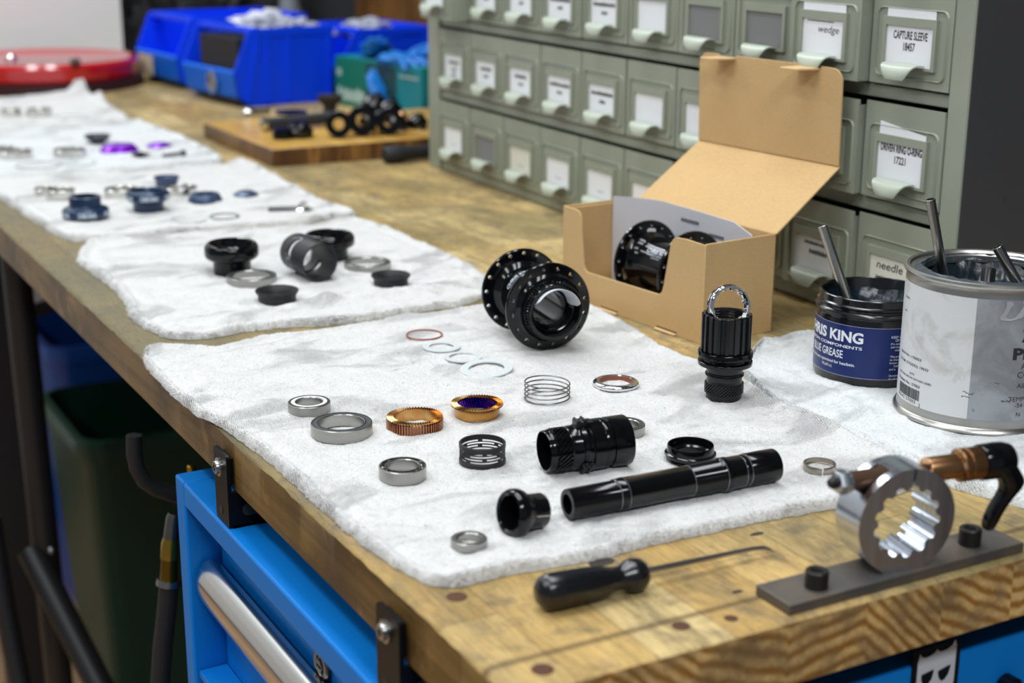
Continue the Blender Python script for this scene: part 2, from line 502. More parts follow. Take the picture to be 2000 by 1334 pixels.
# ------------------------------------------------------------------ the room
def plain(name, base, rough=.8, bump=None):
    return mat(name, base, rough, bump=bump)
FLOORM = None
def floor_mat():
    g = NT('wood_floor')
    v = g.coords()
    bk = g.n('TexBrick', Vector=v); bk.inputs['Scale'].default_value = 1; bk.inputs['Brick Width'].default_value = 1.1; bk.inputs['Row Height'].default_value = .12
    bk.inputs['Color1'].default_value = (.40, .24, .12, 1); bk.inputs['Color2'].default_value = (.50, .31, .17, 1); bk.inputs['Mortar'].default_value = (.2, .11, .06, 1); bk.inputs['Mortar Size'].default_value = .002
    n = g.noise(g.coords(scale=(1.5, 14, 1)), 4, 6)
    g.set(g.b.inputs['Base Color'], g.mix(.5, bk.outputs['Color'], g.ramp(n, [(.3, G3(.7)), (.7, G3(1.1))]), 'MULTIPLY')); g.b.inputs['Roughness'].default_value = .45
    return g.m
def absbox(name, a, b, m, bev=0, kind=None, parent=None, loc=None):
    c = ((a[0]+b[0])/2, (a[1]+b[1])/2, min(a[2], b[2])) if loc is None else loc
    mm = M().box(a, b); rebase(mm, c)
    o = mm.build(name, m, parent, 30, bev, 2, loc=c if parent is None else None)
    return o
WALLW = plain('white_wall_paint', (.84, .86, .85), .7, (30, .05, .002))
WALLD = plain('dark_wall_paint', (.035, .037, .042), .8)
struct(absbox('floor', (-3.2, -3, -T-.05), (1.6, 3.6, -T), floor_mat()))
struct(absbox('wall_far', (-3.2, 2.66, -T), (.545, 2.76, 1.62), WALLW))
struct(absbox('wall_far_return', (.545, 2.95, -T), (1.2, 3.05, 1.62), WALLD))
struct(absbox('wall_right', (1.05, -1.6, -T), (1.15, 3.05, 1.62), WALLD))
struct(absbox('ceiling', (-3.2, -3, 1.62), (1.6, 3.6, 1.67), plain('ceiling_paint', (.30, .30, .30), .8)))
struct(absbox('baseboard_far', (-3.2, 2.645, -T), (.545, 2.66, -T+.105), plain('dark_baseboard', (.03, .026, .024), .6)))

# ------------------------------------------------------------------ the workbench
TH = .034
bench = thing('workbench', 'long maple butcher-block workbench with worn edges and black steel corner brackets', 'workbench', (.4, 1.3, -T))
def part_abs(name, m, mats, root, ang=35, bev=0, seg=2):
    l = root.location.copy(); l.z -= T
    q = root.rotation_quaternion if root.rotation_mode == 'QUATERNION' else None
    rebase(m, l, q)
    return m.build(name, mats, root, ang, bev, seg)
def bench_top():
    # grid with a softly worn, slightly irregular front arris
    me = M()
    xs = [0, .0006, .0018, .004]+[.02+.04*i for i in range(20)]+[.82]
    ny = 330
    ys = [0, .0006, .0018, .004]+[.004+(2.64-.004)*((k/ny)**1.6) for k in range(1, ny+1)]
    nx, nn = len(xs), len(ys)
    v = []
    for j, y in enumerate(ys):
        for i, x in enumerate(xs):
            wz = 0
            dx = x; dy = y
            wear = max(0, .0022+.0024*noise.noise(Vector((y*16, 0, 3)))+.0013*noise.noise(Vector((y*90, 2, 3))))
            weary = .0014+.0008*noise.noise(Vector((x*60, 9, 3)))
            if dx < .004: wz -= wear*(1-dx/.004)**2
            if dy < .004: wz -= weary*(1-dy/.004)**2
            v.append((x, y, wz))
    f = [(j*nx+i, j*nx+i+1, (j+1)*nx+i+1, (j+1)*nx+i) for j in range(nn-1) for i in range(nx-1)]
    me.add(v, f, 0)
    # skirt
    def strip(ids, mi):
        vv = [v[k] for k in ids]+[(v[k][0], v[k][1], -TH) for k in ids]
        n = len(ids)
        me.add(vv, [(i, i+1, n+i+1, n+i) for i in range(n-1)], mi)
    strip([j*nx for j in range(nn)], 1)
    strip([i for i in range(nx)], 2)
    strip([j*nx+nx-1 for j in range(nn)], 1)
    strip([(nn-1)*nx+i for i in range(nx)], 2)
    me.add([(0, 0, -TH), (.82, 0, -TH), (.82, 2.64, -TH), (0, 2.64, -TH)], [(0, 3, 2, 1)], 1)
    l = Vector((.4, 1.3, -T))
    o = me.build('bench_top', [W_TOP, W_SIDE, W_END], None, 40, weld=True)
    o.parent = bench; o.location = (-.4, -1.3, T)
    return o
bench_top()
hole = mat('dowel_hole_wood', (.085, .032, .014), .8, bump=(300, .4, .001))
for (px, py, r) in ((892, 1166, .0052), (1330, 1223, .0044), (1428, 1208, .0034), (1060, 1308, .0052)):
    p = P(px, py)
    part_abs('dowel_hole', M().cyl(r, p.z-.004, p.z+.00015, 24, mx=Matrix.Translation((p.x, p.y, 0))), hole, bench)
dk = mat('dark_knot', (.035, .025, .018), .7)
for (px, py, a, b) in ((1175, 1098, .0075, .0045), (1478, 1043, .0045, .0018), (1440, 1156, .0032, .0016)):
    p = P(px, py); mm = M(); n = 22
    pts = [(p.x+a*math.cos(2*PI*k/n)*(1+.18*noise.noise(Vector((k*.9, a*900, 0)))), p.y+b*math.sin(2*PI*k/n)*(1+.25*noise.noise(Vector((k*.7, 3, 0))))) for k in range(n)]
    mm.prism(pts, -.001, .00012); part_abs('wood_knot', mm, dk, bench)
for (x, y) in ((.06, 1.55), (.76, 1.55), (.76, .08), (.06, 2.55), (.76, 2.55)):
    part_abs('leg', M().box((x-.03, y-.03, -T), (x+.03, y+.03, -TH)), BLACKM, bench, bev=.003)
CZ = -.0591
BRK = mat('black_bracket_enamel', (.005, .005, .006), .28, 0, .14)
def bracket(y0, y1):
    m = M()
    # front strip on the bench face, and a web standing at its near edge that runs in under the top
    pr = rrect(y1-y0, -.010-CZ, .0025, 4, (y0+y1)/2, (CZ-.010)/2)
    mx = Matrix(((0, 0, 1, 0), (1, 0, 0, 0), (0, 1, 0, 0), (0, 0, 0, 1)))
    m.prism(pr, -.0055, -.0030, 0, mx)
    w = [(-.003, CZ), (.05, CZ), (.05, -TH-.0005), (-.003, -TH-.0005)]
    mx2 = Matrix(((1, 0, 0, 0), (0, 0, 1, 0), (0, 1, 0, 0), (0, 0, 0, 1)))
    m.prism(w, y0, y0+.0025, 0, mx2)
    m.box((-.003, y0, CZ), (.05, y1, CZ+.002))
    # standoff behind the strip reaching the bench face
    m.box((-.0031, y0+.003, -TH+.004), (.0, y1-.003, -.013))
    b = part_abs('bracket', m, BRK, bench, bev=.0005)
    yc = (y0+y1)/2+.002; zc = -.0215
    sm = M()
    mxx = Matrix.Translation((-.0055, yc, zc)) @ Matrix.Rotation(R(-90), 4, 'Y')
    sm.lathe([(.0022, 0.0), (.0062, 0.0), (.0062, .0010), (.0045, .0012), (.0043, .0030), (.0036, .0036), (.0020, .0036), (.0018, .0012)], 32, True, None, 0, mxx)
    sm.cyl(.0021, 0, .0014, 6, mx=mxx, mi=1)
    rebase(sm, Vector((.4, 1.3, -T)))
    sm.build('screw', [STEELR, SCREWB], b)
    hm = M().cyl(.0028, 0, .0002, 20, mx=Matrix.Translation((-.0056, yc, zc-.029)) @ Matrix.Rotation(R(-90), 4, 'Y'))
    rebase(hm, Vector((.4, 1.3, -T))); hm.build('screw_hole', CABD, b)
    # slotted hole in the web
    sl = rrect(.013, .0085, .0042, 6, .010, -.0475)
    s2 = M().prism(sl, y0-.0002, y0, 0, mx2); rebase(s2, Vector((.4, 1.3, -T))); s2.build('slot', CABD, b)
bracket(.3617, .3871)
bracket(.104, .1314)

# ------------------------------------------------------------------ blue tool chest under the bench
chest = thing('tool_chest', 'bright blue steel tool chest with recessed drawers under the bench top', 'tool chest', (.2, .247, -T))
CX0, CY0, CY1, CZB = -.0074, .020, .474, -T+.09
m = M()
m.box((CX0+.046, CY0, CZB), (.42, CY1, CZ))
m.box((CX0+.0305, CY0+.023, CZB), (CX0+.0455, CY1-.020, CZ-.019))
part_abs('body', m, CHEST, chest, bev=.0015)
m = M()
rz = CZ-.0175
# face frame: stiles, top rail, bottom rail, each with a folded return
m.box((CX0, CY1-.019, CZB), (CX0+.045, CY1, CZ))
m.box((CX0, CY0, CZB), (CX0+.045, CY0+.022, CZ))
m.box((CX0, CY0+.0222, rz), (CX0+.0458, CY1-.0192, CZ))
m.box((CX0, CY0+.022, CZB), (CX0+.045, CY1-.019, CZB+.05))
part_abs('face_frame', m, CHEST, chest, bev=.0018, seg=3)
def chest_drawer(z1, z0):
    m = M()
    # front plate recessed, a lower lip ledge folded forward
    m.box((CX0+.024, CY0+.026, z0), (CX0+.030, CY1-.021, z1))
    m.prism([(CX0+.024, z0+.001), (CX0+.003, z0+.0005), (CX0+.003, z0-.005), (CX0+.024, z0-.006)], CY0+.026, CY1-.021, 0, Matrix(((1, 0, 0, 0), (0, 0, 1, 0), (0, 1, 0, 0), (0, 0, 0, 1))))
    d = part_abs('drawer', m, CHEST, chest, bev=.0008)
    # polished full-width pull, half-round aluminium extrusion
    hz = z1-.058; hx = CX0+.0165
    pr = [(hx+.0125*math.cos(R(a)), hz+.0185*math.sin(R(a))) for a in range(78, 292, 10)]
    pr2 = [(hx+.0108*math.cos(R(a)), hz+.0168*math.sin(R(a))) for a in range(292, 77, -10)]
    q = M().prism(pr+pr2, CY0+.034, CY1-.0225, 0, Matrix(((1, 0, 0, 0), (0, 0, 1, 0), (0, 1, 0, 0), (0, 0, 0, 1))))
    rebase(q, Vector((.2, .247, -T)))
    q.build('pull', CHROMEP, d, 30)
    return d
CHROMEP = brushed('polished_aluminium_pull', (.78, .78, .77), .17, 'z', 1, .06)
d1 = chest_drawer(CZ-.019, -.2025)
chest_drawer(-.211, -.36)
chest_drawer(-.369, -.55)
lk = M()
mx = Matrix.Translation((CX0+.024, .2605, -.112)) @ Matrix.Rotation(R(-90), 4, 'Y')
lk.lathe([(.0001, .0), (.0105, 0), (.0105, .0025), (.0095, .0035), (.0065, .0035), (.0060, .0025), (.0048, .0025), (.0042, .0042), (.0001, .0042)], 40, False, None, 0, mx)
lk.box((-.0004, -.003, .0040), (.0004, .003, .0046), 1, mx)
rebase(lk, Vector((.2, .247, -T))); lk.build('lock', [mat('worn_lock_steel', (.20, .18, .16), .32, 1), CABD], d1)
for (x, y) in ((.04, .07), (.04, .43), (.38, .07), (.38, .43)):
    m = M().cyl(.045, -.015, .015, 24, .003, mx=Matrix.Translation((x, y, -T+.0455)) @ Matrix.Rotation(R(90), 4, 'X'))
    m.box((x-.02, y-.02, -T+.07), (x+.02, y+.02, CZB))
    part_abs('caster', m, BLACKM, chest)
# stickers on the end panel of the chest
SY = CY0
st = thing('sticker', 'black vertical sticker with white gothic letters on the end of the blue chest', 'sticker', (.2655, SY, -.085))
px_m = M()
x0, x1 = .2482, .2822
def tri(m, poly, y, mi=0):
    bm = bmesh.new()
    vs = [bm.verts.new((p[0], y, p[1])) for p in poly]
    f = bm.faces.new(vs); bmesh.ops.triangulate(bm, faces=[f])
    bm.verts.index_update()
    m.add([tuple(q.co) for q in bm.verts], [tuple(q.index for q in ff.verts) for ff in bm.faces], mi); bm.free()
bk_ = M(); bk_.box((x0, SY-.0006, -.150), (x1, SY-.0002, -.0500)); part_abs('backing', bk_, mat('black_sticker_vinyl', (.006, .006, .008), .25), st)
# gothic B lying on its side: stem along the top, two bowls below
Wd = x1-x0
def S(u, v_): return (x0+.0035+u*(Wd-.007), -.0545-v_*.030)
Bp = [S(0, .10), S(.02, .02), S(.05, -.07), S(.09, .0), S(.20, .035), S(.33, .02), S(.44, -.02), S(.49, -.07), S(.53, -.02), S(.62, .0), S(.75, -.01), S(.88, -.06), S(.95, -.16), S(1.0, -.05), S(1.0, .15),
      S(1.0, .66), S(.96, .80), S(.88, .92), S(.80, 1.0), S(.72, 1.08), S(.68, 1.03), S(.58, 1.03), S(.50, .97), S(.46, .84), S(.43, .93), S(.36, 1.05), S(.26, 1.14), S(.12, 1.14), S(.02, 1.02), S(0, .85)]
lm = M(); tri(lm, Bp, SY-.0010)
for (a, b, s) in ((.11, .42, 1), (.55, .86, 0)):
    e = [S(a, .36-.02*s), S(b, .30), S(b, .36), S(b-.04, .48), S(b-.12, .56), S(a+.10, .58), S(a+.03, .50), S(a, .42)]
    lm2 = lm; 
    bm_y = SY-.0014
    tri(lm, e, bm_y, 1)
# top of the next letter
tri(lm, [S(0, 1.30), S(.05, 1.24), S(.35, 1.26), S(.62, 1.16), S(.78, 1.02+.08), S(.90, 1.06), S(.98, 1.16), S(1.0, 1.5), S(1.0, 2.1), S(.9, 2.2), S(.1, 2.2), S(0, 2.1)], SY-.0010)
tri(lm, [S(.25, 1.6), S(.75, 1.55), S(.75, 1.8), S(.25, 1.8)], SY-.0014, 1)
part_abs('lettering', lm, [mat('sticker_white', (.60, .63, .70), .4), MATS['black_sticker_vinyl']], st, 0)
o = M().prism(rrect(.036, .02, .004, 5, .2370, -.0865), SY-.0006, SY-.0002, 0, Matrix(((1, 0, 0, 0), (0, 0, 1, 0), (0, 1, 0, 0), (0, 0, 0, 1))))
c_ = (.237, SY, -.0865); rebase(o, c_)
tag(o.build('sticker', mat('orange_vinyl', (.85, .28, .02), .5), None, loc=c_), 'plain orange rounded sticker beside the black sticker on the blue chest', 'sticker')
kn = thing('bin_knob', 'round black knob on the end panel of the blue chest, at the far right edge', 'knob', (.3175, SY-.004, -.086), qdir((0, -1, 0)))
M().cyl(.0062, -.004, .006, 32, .0015).build('knob_body', BLACKG, kn)

# ------------------------------------------------------------------ towels
def resample(pl, n):
    d = [0]
    for a, b in zip(pl, pl[1:]): d.append(d[-1]+(Vector(b)-Vector(a)).length)
    out = []
    for k in range(n+1):
        t = d[-1]*k/n; i = 0
        while i < len(d)-2 and d[i+1] < t: i += 1
        s = (t-d[i])/max(d[i+1]-d[i], 1e-9)
        out.append(Vector(pl[i]).lerp(Vector(pl[i+1]), s))
    return np.array([tuple(p)[:2] for p in out]), d[-1]
def towel(label, sides, nu, nv, mt_, base=.0038, wr=.0012, hem=.0022, seed=0, fz=0, edge_fz=0, flen=.0013, folds=(), wig=.0012, zp=.003, lift=(), group=None):
    S_ = [[P(x, y, zp) for (x, y) in s] for s in sides]
    (top, Lt), (rt, Lr), (bt, Lb), (lt, Ll) = resample(S_[0], nu), resample(S_[1], nv), resample(S_[2], nu), resample(S_[3], nv)
    U, V = np.meshgrid(np.linspace(0, 1, nu+1), np.linspace(0, 1, nv+1))
    U3, V3 = U[..., None], V[..., None]
    Pt = (1-V3)*top[None]+V3*bt[None]+(1-U3)*lt[:, None]+U3*rt[:, None] \
        - ((1-U3)*(1-V3)*top[0]+U3*(1-V3)*top[-1]+(1-U3)*V3*bt[0]+U3*V3*bt[-1])
    Lx, Ly = (Lt+Lb)/2, (Ll+Lr)/2
    Z = np.zeros(U.shape); XY = Pt.copy()
    nz = noise.noise
    for j in range(nv+1):
        for i in range(nu+1):
            x, y = Pt[j, i]; u, v = U[j, i], V[j, i]
            d = min(u*Lx, (1-u)*Lx, v*Ly, (1-v)*Ly)
            b = base+wr*(1.15*nz(Vector((x*24, y*24, seed)))+.75*nz(Vector((x*62+y*20, y*95, seed+5)))+.5*nz(Vector((x*130, y*170, seed+6))))
            h = hem*(.75+.5*nz(Vector((x*45, y*45, seed+9))))*math.exp(-((d-.0045)/.0030)**2)
            h -= .35*hem*math.exp(-((d-.0115)/.003)**2)
            h += .5*hem*max(0, nz(Vector((x*30, y*30, seed+12)))+.3)*math.exp(-((d-.019)/.004)**2)
            for (ax, ay, bx, by, amp, wd) in folds:
                ex, ey = bx-ax, by-ay; L2 = ex*ex+ey*ey
                t = ((x-ax)*ex+(y-ay)*ey)/L2
                tt = max(0, min(1, t))
                q = math.hypot(x-ax-tt*ex+.004*nz(Vector((x*20, y*20, seed+3))), y-ay-tt*ey)
                h += amp*math.exp(-(q/wd)**2)
            t = min(d/.0042, 1)
            e = math.sqrt(max(0, 1-(1-t)**2))
            fine = .00032*nz(Vector((x*420, y*420, seed)))+.00025*nz(Vector((x*900, y*900, seed)))
            Z[j, i] = .0006+e*(max(b, .0014)+h+fine)
            for (lx, ly, lr, la) in lift:
                Z[j, i] += la*math.exp(-(((x-lx)**2+(y-ly)**2)/lr**2))
            k = math.exp(-(d/.006)**2)*wig
            XY[j, i, 0] += k*(nz(Vector((x*110, y*110, seed+20)))+.6*nz(Vector((x*420, y*420, seed+21))))
            XY[j, i, 1] += k*(nz(Vector((x*110, y*110, seed+30)))+.6*nz(Vector((x*420, y*420, seed+31))))
    cx, cy = float(XY[..., 0].mean()), float(XY[..., 1].mean())
    vs = np.concatenate([XY.reshape(-1, 2)-[cx, cy], Z.reshape(-1, 1)], 1)
    n1 = nu+1
    J, I = np.meshgrid(np.arange(nv), np.arange(nu), indexing='ij')
    a = (J*n1+I).ravel()
    quads = np.stack([a, a+1, a+1+n1, a+n1], 1)
    # underside rim: drop the outline to the bench
    ring = [(0, i) for i in range(nu+1)]+[(j, nu) for j in range(1, nv+1)]+[(nv, i) for i in range(nu-1, -1, -1)]+[(j, 0) for j in range(nv-1, 0, -1)]
    ri = np.array([j*n1+i for j, i in ring]); rb = vs[ri].copy(); rb[:, 2] = 0.0002
    o0 = len(vs); vs = np.concatenate([vs, rb]); m_ = len(ri)
    rq = np.array([[ri[k], o0+k, o0+(k+1) % m_, ri[(k+1) % m_]] for k in range(m_)])
    faces = quads.tolist()+rq.tolist()
    rng = np.random.RandomState(seed+1)
    def fib(uu, vv, ln, wdt, upmin, upmax, out=None):
        fu, fv = uu*nu, vv*nv; i0 = np.minimum(fu.astype(int), nu-1); j0 = np.minimum(fv.astype(int), nv-1)
        a_, b_ = (fu-i0)[:, None], (fv-j0)[:, None]
        g_ = np.concatenate([XY-[cx, cy], Z[..., None]], 2)
        p = (1-a_)*(1-b_)*g_[j0, i0]+a_*(1-b_)*g_[j0, i0+1]+(1-a_)*b_*g_[j0+1, i0]+a_*b_*g_[j0+1, i0+1]
        n = len(uu); th = rng.rand(n)*2*PI
        hd = np.stack([np.cos(th), np.sin(th), rng.uniform(upmin, upmax, n)], 1)
        if out is not None: hd[:, :2] = hd[:, :2]*.7+out*.9
        hd /= np.linalg.norm(hd, axis=1)[:, None]
        L = (ln*rng.uniform(.5, 1.4, n))[:, None]
        sd = np.stack([-hd[:, 1], hd[:, 0], np.zeros(n)], 1); sd /= np.linalg.norm(sd, axis=1)[:, None]+1e-9
        bend = np.stack([rng.randn(n), rng.randn(n), rng.uniform(-.9, .1, n)], 1)*.28
        p0 = p-[0, 0, .0003]
        p1 = p0+hd*L*.55; p2 = p0+(hd+bend)*L
        w_ = wdt
        quad = np.concatenate([p0-sd*w_, p0+sd*w_, p1-sd*w_*.8, p1+sd*w_*.8, p2], 1).reshape(n, 5, 3)
        quad[..., 2] = np.maximum(quad[..., 2], .0004)
        return quad
    F3 = []
    allv = [vs]
    cnt = len(vs)
    def addf(q):
        nonlocal cnt
        n = len(q); base_ = cnt+5*np.arange(n)[:, None]
        allv.append(q.reshape(-1, 3)); cnt += 5*n
        faces.extend((base_+[0, 1, 3, 2]).tolist()); faces.extend((base_+[2, 3, 4]).tolist())
    if fz:
        addf(fib(rng.rand(fz), rng.rand(fz), flen, .00011, .25, 1.1))
    if edge_fz:
        n = edge_fz; side = rng.randint(0, 4, n); t_ = rng.rand(n); dd = np.abs(rng.randn(n))*.003
        uu = np.where(side == 0, t_, np.where(side == 1, 1-dd/Lx, np.where(side == 2, t_, dd/Lx)))
        vv = np.where(side == 0, dd/Ly, np.where(side == 1, t_, np.where(side == 2, 1-dd/Ly, t_)))
        addf(fib(np.clip(uu, 0, 1), np.clip(vv, 0, 1), flen*1.25, .00014, -.2, .9))
    vs = np.concatenate(allv)
    me = bpy.data.meshes.new('towel')
    me.from_pydata(vs.tolist(), [], faces)
    me.materials.append(mt_)
    me.polygons.foreach_set('use_smooth', [True]*len(me.polygons)); me.update()
    o = bpy.data.objects.new('shop_towel', me); link(o); o.location = (cx, cy, T)
    tag(o, label, 'towel', group)
    gx, gy = XY[..., 0], XY[..., 1]
    def h(x, y, r=.004):
        d2 = (gx-x)**2+(gy-y)**2
        k = d2 < r*r
        if not k.any(): return float(Z.flat[int(d2.argmin())])
        return float(Z[k].mean())
    return h

A_top = [(284, 688), (292, 677), (312, 673), (350, 674), (430, 681), (525, 659), (600, 650), (700, 637), (772, 622), (860, 610), (930, 601), (1040, 592), (1146, 590)]
A_right = [(1146, 590), (1164, 603), (1245, 643), (1297, 684), (1350, 703), (1400, 720), (1457, 748), (1510, 788), (1570, 812), (1629, 836), (1680, 862), (1740, 890), (1800, 912), (1830, 934)]
A_bot = [(866, 1139), (900, 1138), (1000, 1112), (1080, 1100), (1157, 1086), (1230, 1068), (1300, 1050), (1390, 1032), (1475, 1012), (1560, 998), (1646, 982), (1740, 962), (1830, 934)]
A_left = [(284, 688), (281, 702), (296, 724), (336, 766), (385, 806), (420, 820), (472, 856), (500, 876), (560, 926), (600, 962), (623, 984), (660, 1016), (702, 1052), (765, 1096), (807, 1118), (835, 1132), (866, 1139)]
def wp(a, b, amp, wd):
    p, q = P(*a), P(*b); return (p.x, p.y, q.x, q.y, amp, wd)
FA = [wp((330, 690), (600, 955), .0012, .006), wp((420, 770), (650, 735), .0010, .008), wp((480, 800), (600, 790), .0008, .008),
      wp((1180, 640), (1340, 720), .0012, .006), wp((1480, 770), (1700, 900), .0028, .006), wp((1400, 745), (1600, 850), .0012, .008),
      wp((760, 1075), (930, 1085), .0010, .008), wp((1150, 1050), (1350, 1010), .0008, .009)]
hA = towel('large white terry towel nearest the camera under the dismantled hub parts', [A_top, A_right, A_bot, A_left], 300, 330, TOWEL, seed=3,
           fz=90000, edge_fz=26000, folds=FA)
def W(x, y):
    d = Vector((x, y, .004))-CAM; t = d.dot(fw)
    return (1000+F*d.dot(cr)/t, 667-F*d.dot(cu)/t)
R_top = [(1470, 690), (1490, 668), (1524, 663), (1580, 652), W(.512, .365), W(.520, .31), W(.53, .275), W(.58, .255), W(.62, .24)]
R_right = [W(.62, .24), W(.58, .17), W(.52, .10), (2200, 1022)]
R_bot = [(1444, 720), (1472, 748), (1507, 780), (1550, 806), (1606, 829), (1648, 850), (1690, 868), (1742, 892), (1800, 916), (1862, 942), (1945, 967), (2000, 981), (2200, 1022)]
R_left = [(1470, 690), (1455, 703), (1444, 720)]
FR = [wp((1500, 735), (1700, 820), .0026, .005), wp((1530, 720), (1760, 830), .0010, .006)]
hR = towel('white terry towel under the grease tub and the metal can', [R_top, R_right, R_bot, R_left], 250, 150, TOWEL2, base=.0052, wr=.0012, hem=.003, seed=14,
           fz=26000, edge_fz=16000, folds=FR, zp=.004)
B_top = [(172, 470), (230, 468), (280, 466), (385, 457), (440, 453), (520, 450), (600, 446), (650, 434), (695, 428)]
B_right = [(695, 428), (735, 436), (772, 452), (830, 478), (880, 500), (930, 524), (950, 545), (968, 570)]
B_bot = [(330, 656), (378, 657), (420, 653), (490, 640), (560, 634), (640, 630), (700, 624), (800, 607), (900, 592), (968, 570)]
B_left = [(172, 470), (155, 488), (149, 507), (180, 530), (217, 556), (246, 590), (252, 612), (275, 632), (301, 646), (330, 656)]
FB = [wp((440, 640), (640, 602), .0055, .010), wp((640, 602), (940, 560), .0050, .010), wp((330, 560), (420, 540), .001, .01), wp((300, 500), (420, 485), .0010, .01), wp((420, 600), (520, 600), .0014, .008)]
hB = towel('second white terry towel from the camera, under the black threaded cups', [B_top, B_right, B_bot, B_left], 210, 200, TOWEL, seed=23, fz=16000, edge_fz=16000,
           flen=.0016, wig=.0022, folds=FB, hem=.003)
C_top = [(-90, 352), (0, 347), (120, 343), (245, 336), (350, 328), (440, 322), (462, 313), (478, 312)]
C_right = [(478, 312), (500, 322), (525, 336), (560, 355), (595, 374), (630, 393), (660, 405), (690, 412), (697, 422)]
C_bot = [(140, 467), (200, 468), (245, 465), (330, 456), (420, 447), (520, 441), (600, 435), (650, 424), (697, 422)]
C_left = [(-90, 352), (-50, 366), (0, 386), (35, 408), (70, 430), (95, 448), (115, 459), (140, 467)]
p_ = P(470, 314)
hC = towel('third white terry towel from the camera, under the dark blue cups', [C_top, C_right, C_bot, C_left], 170, 150, TOWEL, seed=33, edge_fz=9000, flen=.003, wig=.003,
           hem=.0035, lift=[(p_.x, p_.y, .008, .010)])
D_top = [(-120, 270), (0, 258), (100, 253), (200, 247), (258, 238), (275, 236)]
D_right = [(275, 236), (300, 246), (330, 256), (385, 280), (410, 292), (432, 306), (433, 316)]
D_bot = [(-120, 357), (0, 346), (120, 341), (210, 335), (300, 327), (380, 322), (433, 316)]
D_left = [(-120, 270), (-130, 310), (-120, 357)]
hD = towel('fourth white towel from the camera, under the purple anodised parts', [D_top, D_right, D_bot, D_left], 130, 110, TOWEL2, seed=43, edge_fz=5000, flen=.004, wig=.004, hem=.003)
E_top = [(-140, 208), (-60, 200), (0, 196), (60, 190), (105, 184), (140, 182), (160, 178)]
E_right = [(160, 178), (190, 190), (205, 200), (224, 213), (240, 222), (255, 238)]
E_bot = [(-140, 273), (0, 261), (100, 252), (180, 245), (255, 238)]
E_left = [(-140, 208), (-150, 240), (-140, 273)]
p_ = P(158, 184)
p2 = P(196, 200)
hE = towel('farthest white towel on the bench, in front of the red round base', [E_top, E_right, E_bot, E_left], 110, 100, TOWEL, seed=53, edge_fz=4000, flen=.005, wig=.005, hem=.004,
           lift=[(p_.x, p_.y, .020, .022), (p2.x, p2.y, .03, .012)])

# ------------------------------------------------------------------ steel small-parts cabinet
CA = Vector((.5607, 1.2387, 0)); CB = Vector((.5385, .4716, 0))
ce = (CB-CA).normalized(); cn = Vector((ce.y, -ce.x, 0))          # along the front towards the camera / out of the front
CQ = Matrix((ce, -cn, Vector((0, 0, 1)))).transposed().to_quaternion()   # local x along, y into the cabinet, z up
cab = thing('parts_cabinet', 'grey-green steel cabinet of small labelled drawers standing on the bench', 'cabinet', CA, CQ)
LW, DP = .9465, .30
C0, PITCH_C = .034, .0893
ROWS = [(.0145, .090), (.103, .179), (.1915, .268), (.2805, .357)]
CT = .372
m = M()
m.box((0, .006, 0), (LW, DP, .0025)); m.box((0, .0, CT-.012), (LW, DP, CT))
m.box((0, DP-.002, 0), (LW, DP, CT))
m.box((0, 0, 0), (.032, .03, CT)); m.box((LW-.0205, 0, 0), (LW, .03, CT))
m.box((0, .0, 0), (.002, DP, CT))
m.build('body', CABG, cab, bev=.0012)
M().box((LW-.0015, .0012, .001), (LW+.0006, DP, CT-.001)).build('side_panel', CABS, cab, bev=.0006)
for (a, b) in ((0, .0145), (.090, .103), (.179, .1915), (.268, .2805)):
    m = M()
    m.box((.0325, .0035, a+.0012), (LW-.0205, .06, b-.0012))
    m.build('shelf_rail', CABG, cab, bev=.001)
M().box((.003, .075, .003), (LW-.003, .077, CT-.013)).build('inner_panel', CABD, cab)
DW = .0868
def drawer_base_mesh(zh):
    m = M()
    w2 = DW/2
    m.box((-w2, -.0015, 0), (w2, .0, zh))
    m.box((-w2, .0, 0), (-w2+.001, .12, zh-.004)); m.box((w2-.001, .0, 0), (w2, .12, zh-.004))
    m.box((-w2, .0, 0), (w2, .12, .001)); m.box((-w2, .119, 0), (w2, .12, zh-.004))
    # embossed panel outline
    a = rrect(.077, .052, .006, 4, .001, .032); b = rrect(.0745, .0495, .005, 4, .001, .032)
    n = len(a)
    v = [(p[0], -.0015, p[1]) for p in a]+[(p[0]*.99, -.0030, p[1]*.99+.0003) for p in rrect(.0762, .0512, .0056, 4, .001, .032)]+[(p[0], -.0012, p[1]) for p in b]
    f = [(i, (i+1) % n, n+(i+1) % n, n+i) for i in range(n)]+[(n+i, n+(i+1) % n, 2*n+(i+1) % n, 2*n+i) for i in range(n)]
    m.add(v, f)
    # card holder frame standing off the panel
    hx0, hx1, hz0, hz1 = -.029, .029, .0135, .051
    wx0, wx1, wz0, wz1 = -.0255, .0255, .0155, .0448
    y0, y1 = -.0042, -.0015
    m.box((hx0, y0, hz0), (wx0, y1, hz1)); m.box((wx1, y0, hz0), (hx1, y1, hz1)); m.box((wx0, y0, wz1), (wx1, y1+.0004, hz1-.0))
    m.box((wx0, y0, hz0), (wx1, y1, wz0))
    return m
DM = [drawer_base_mesh(b-a-.0012).mesh('drawer', CABG, 30) for a, b in ROWS[:1]]
DM = DM[0]
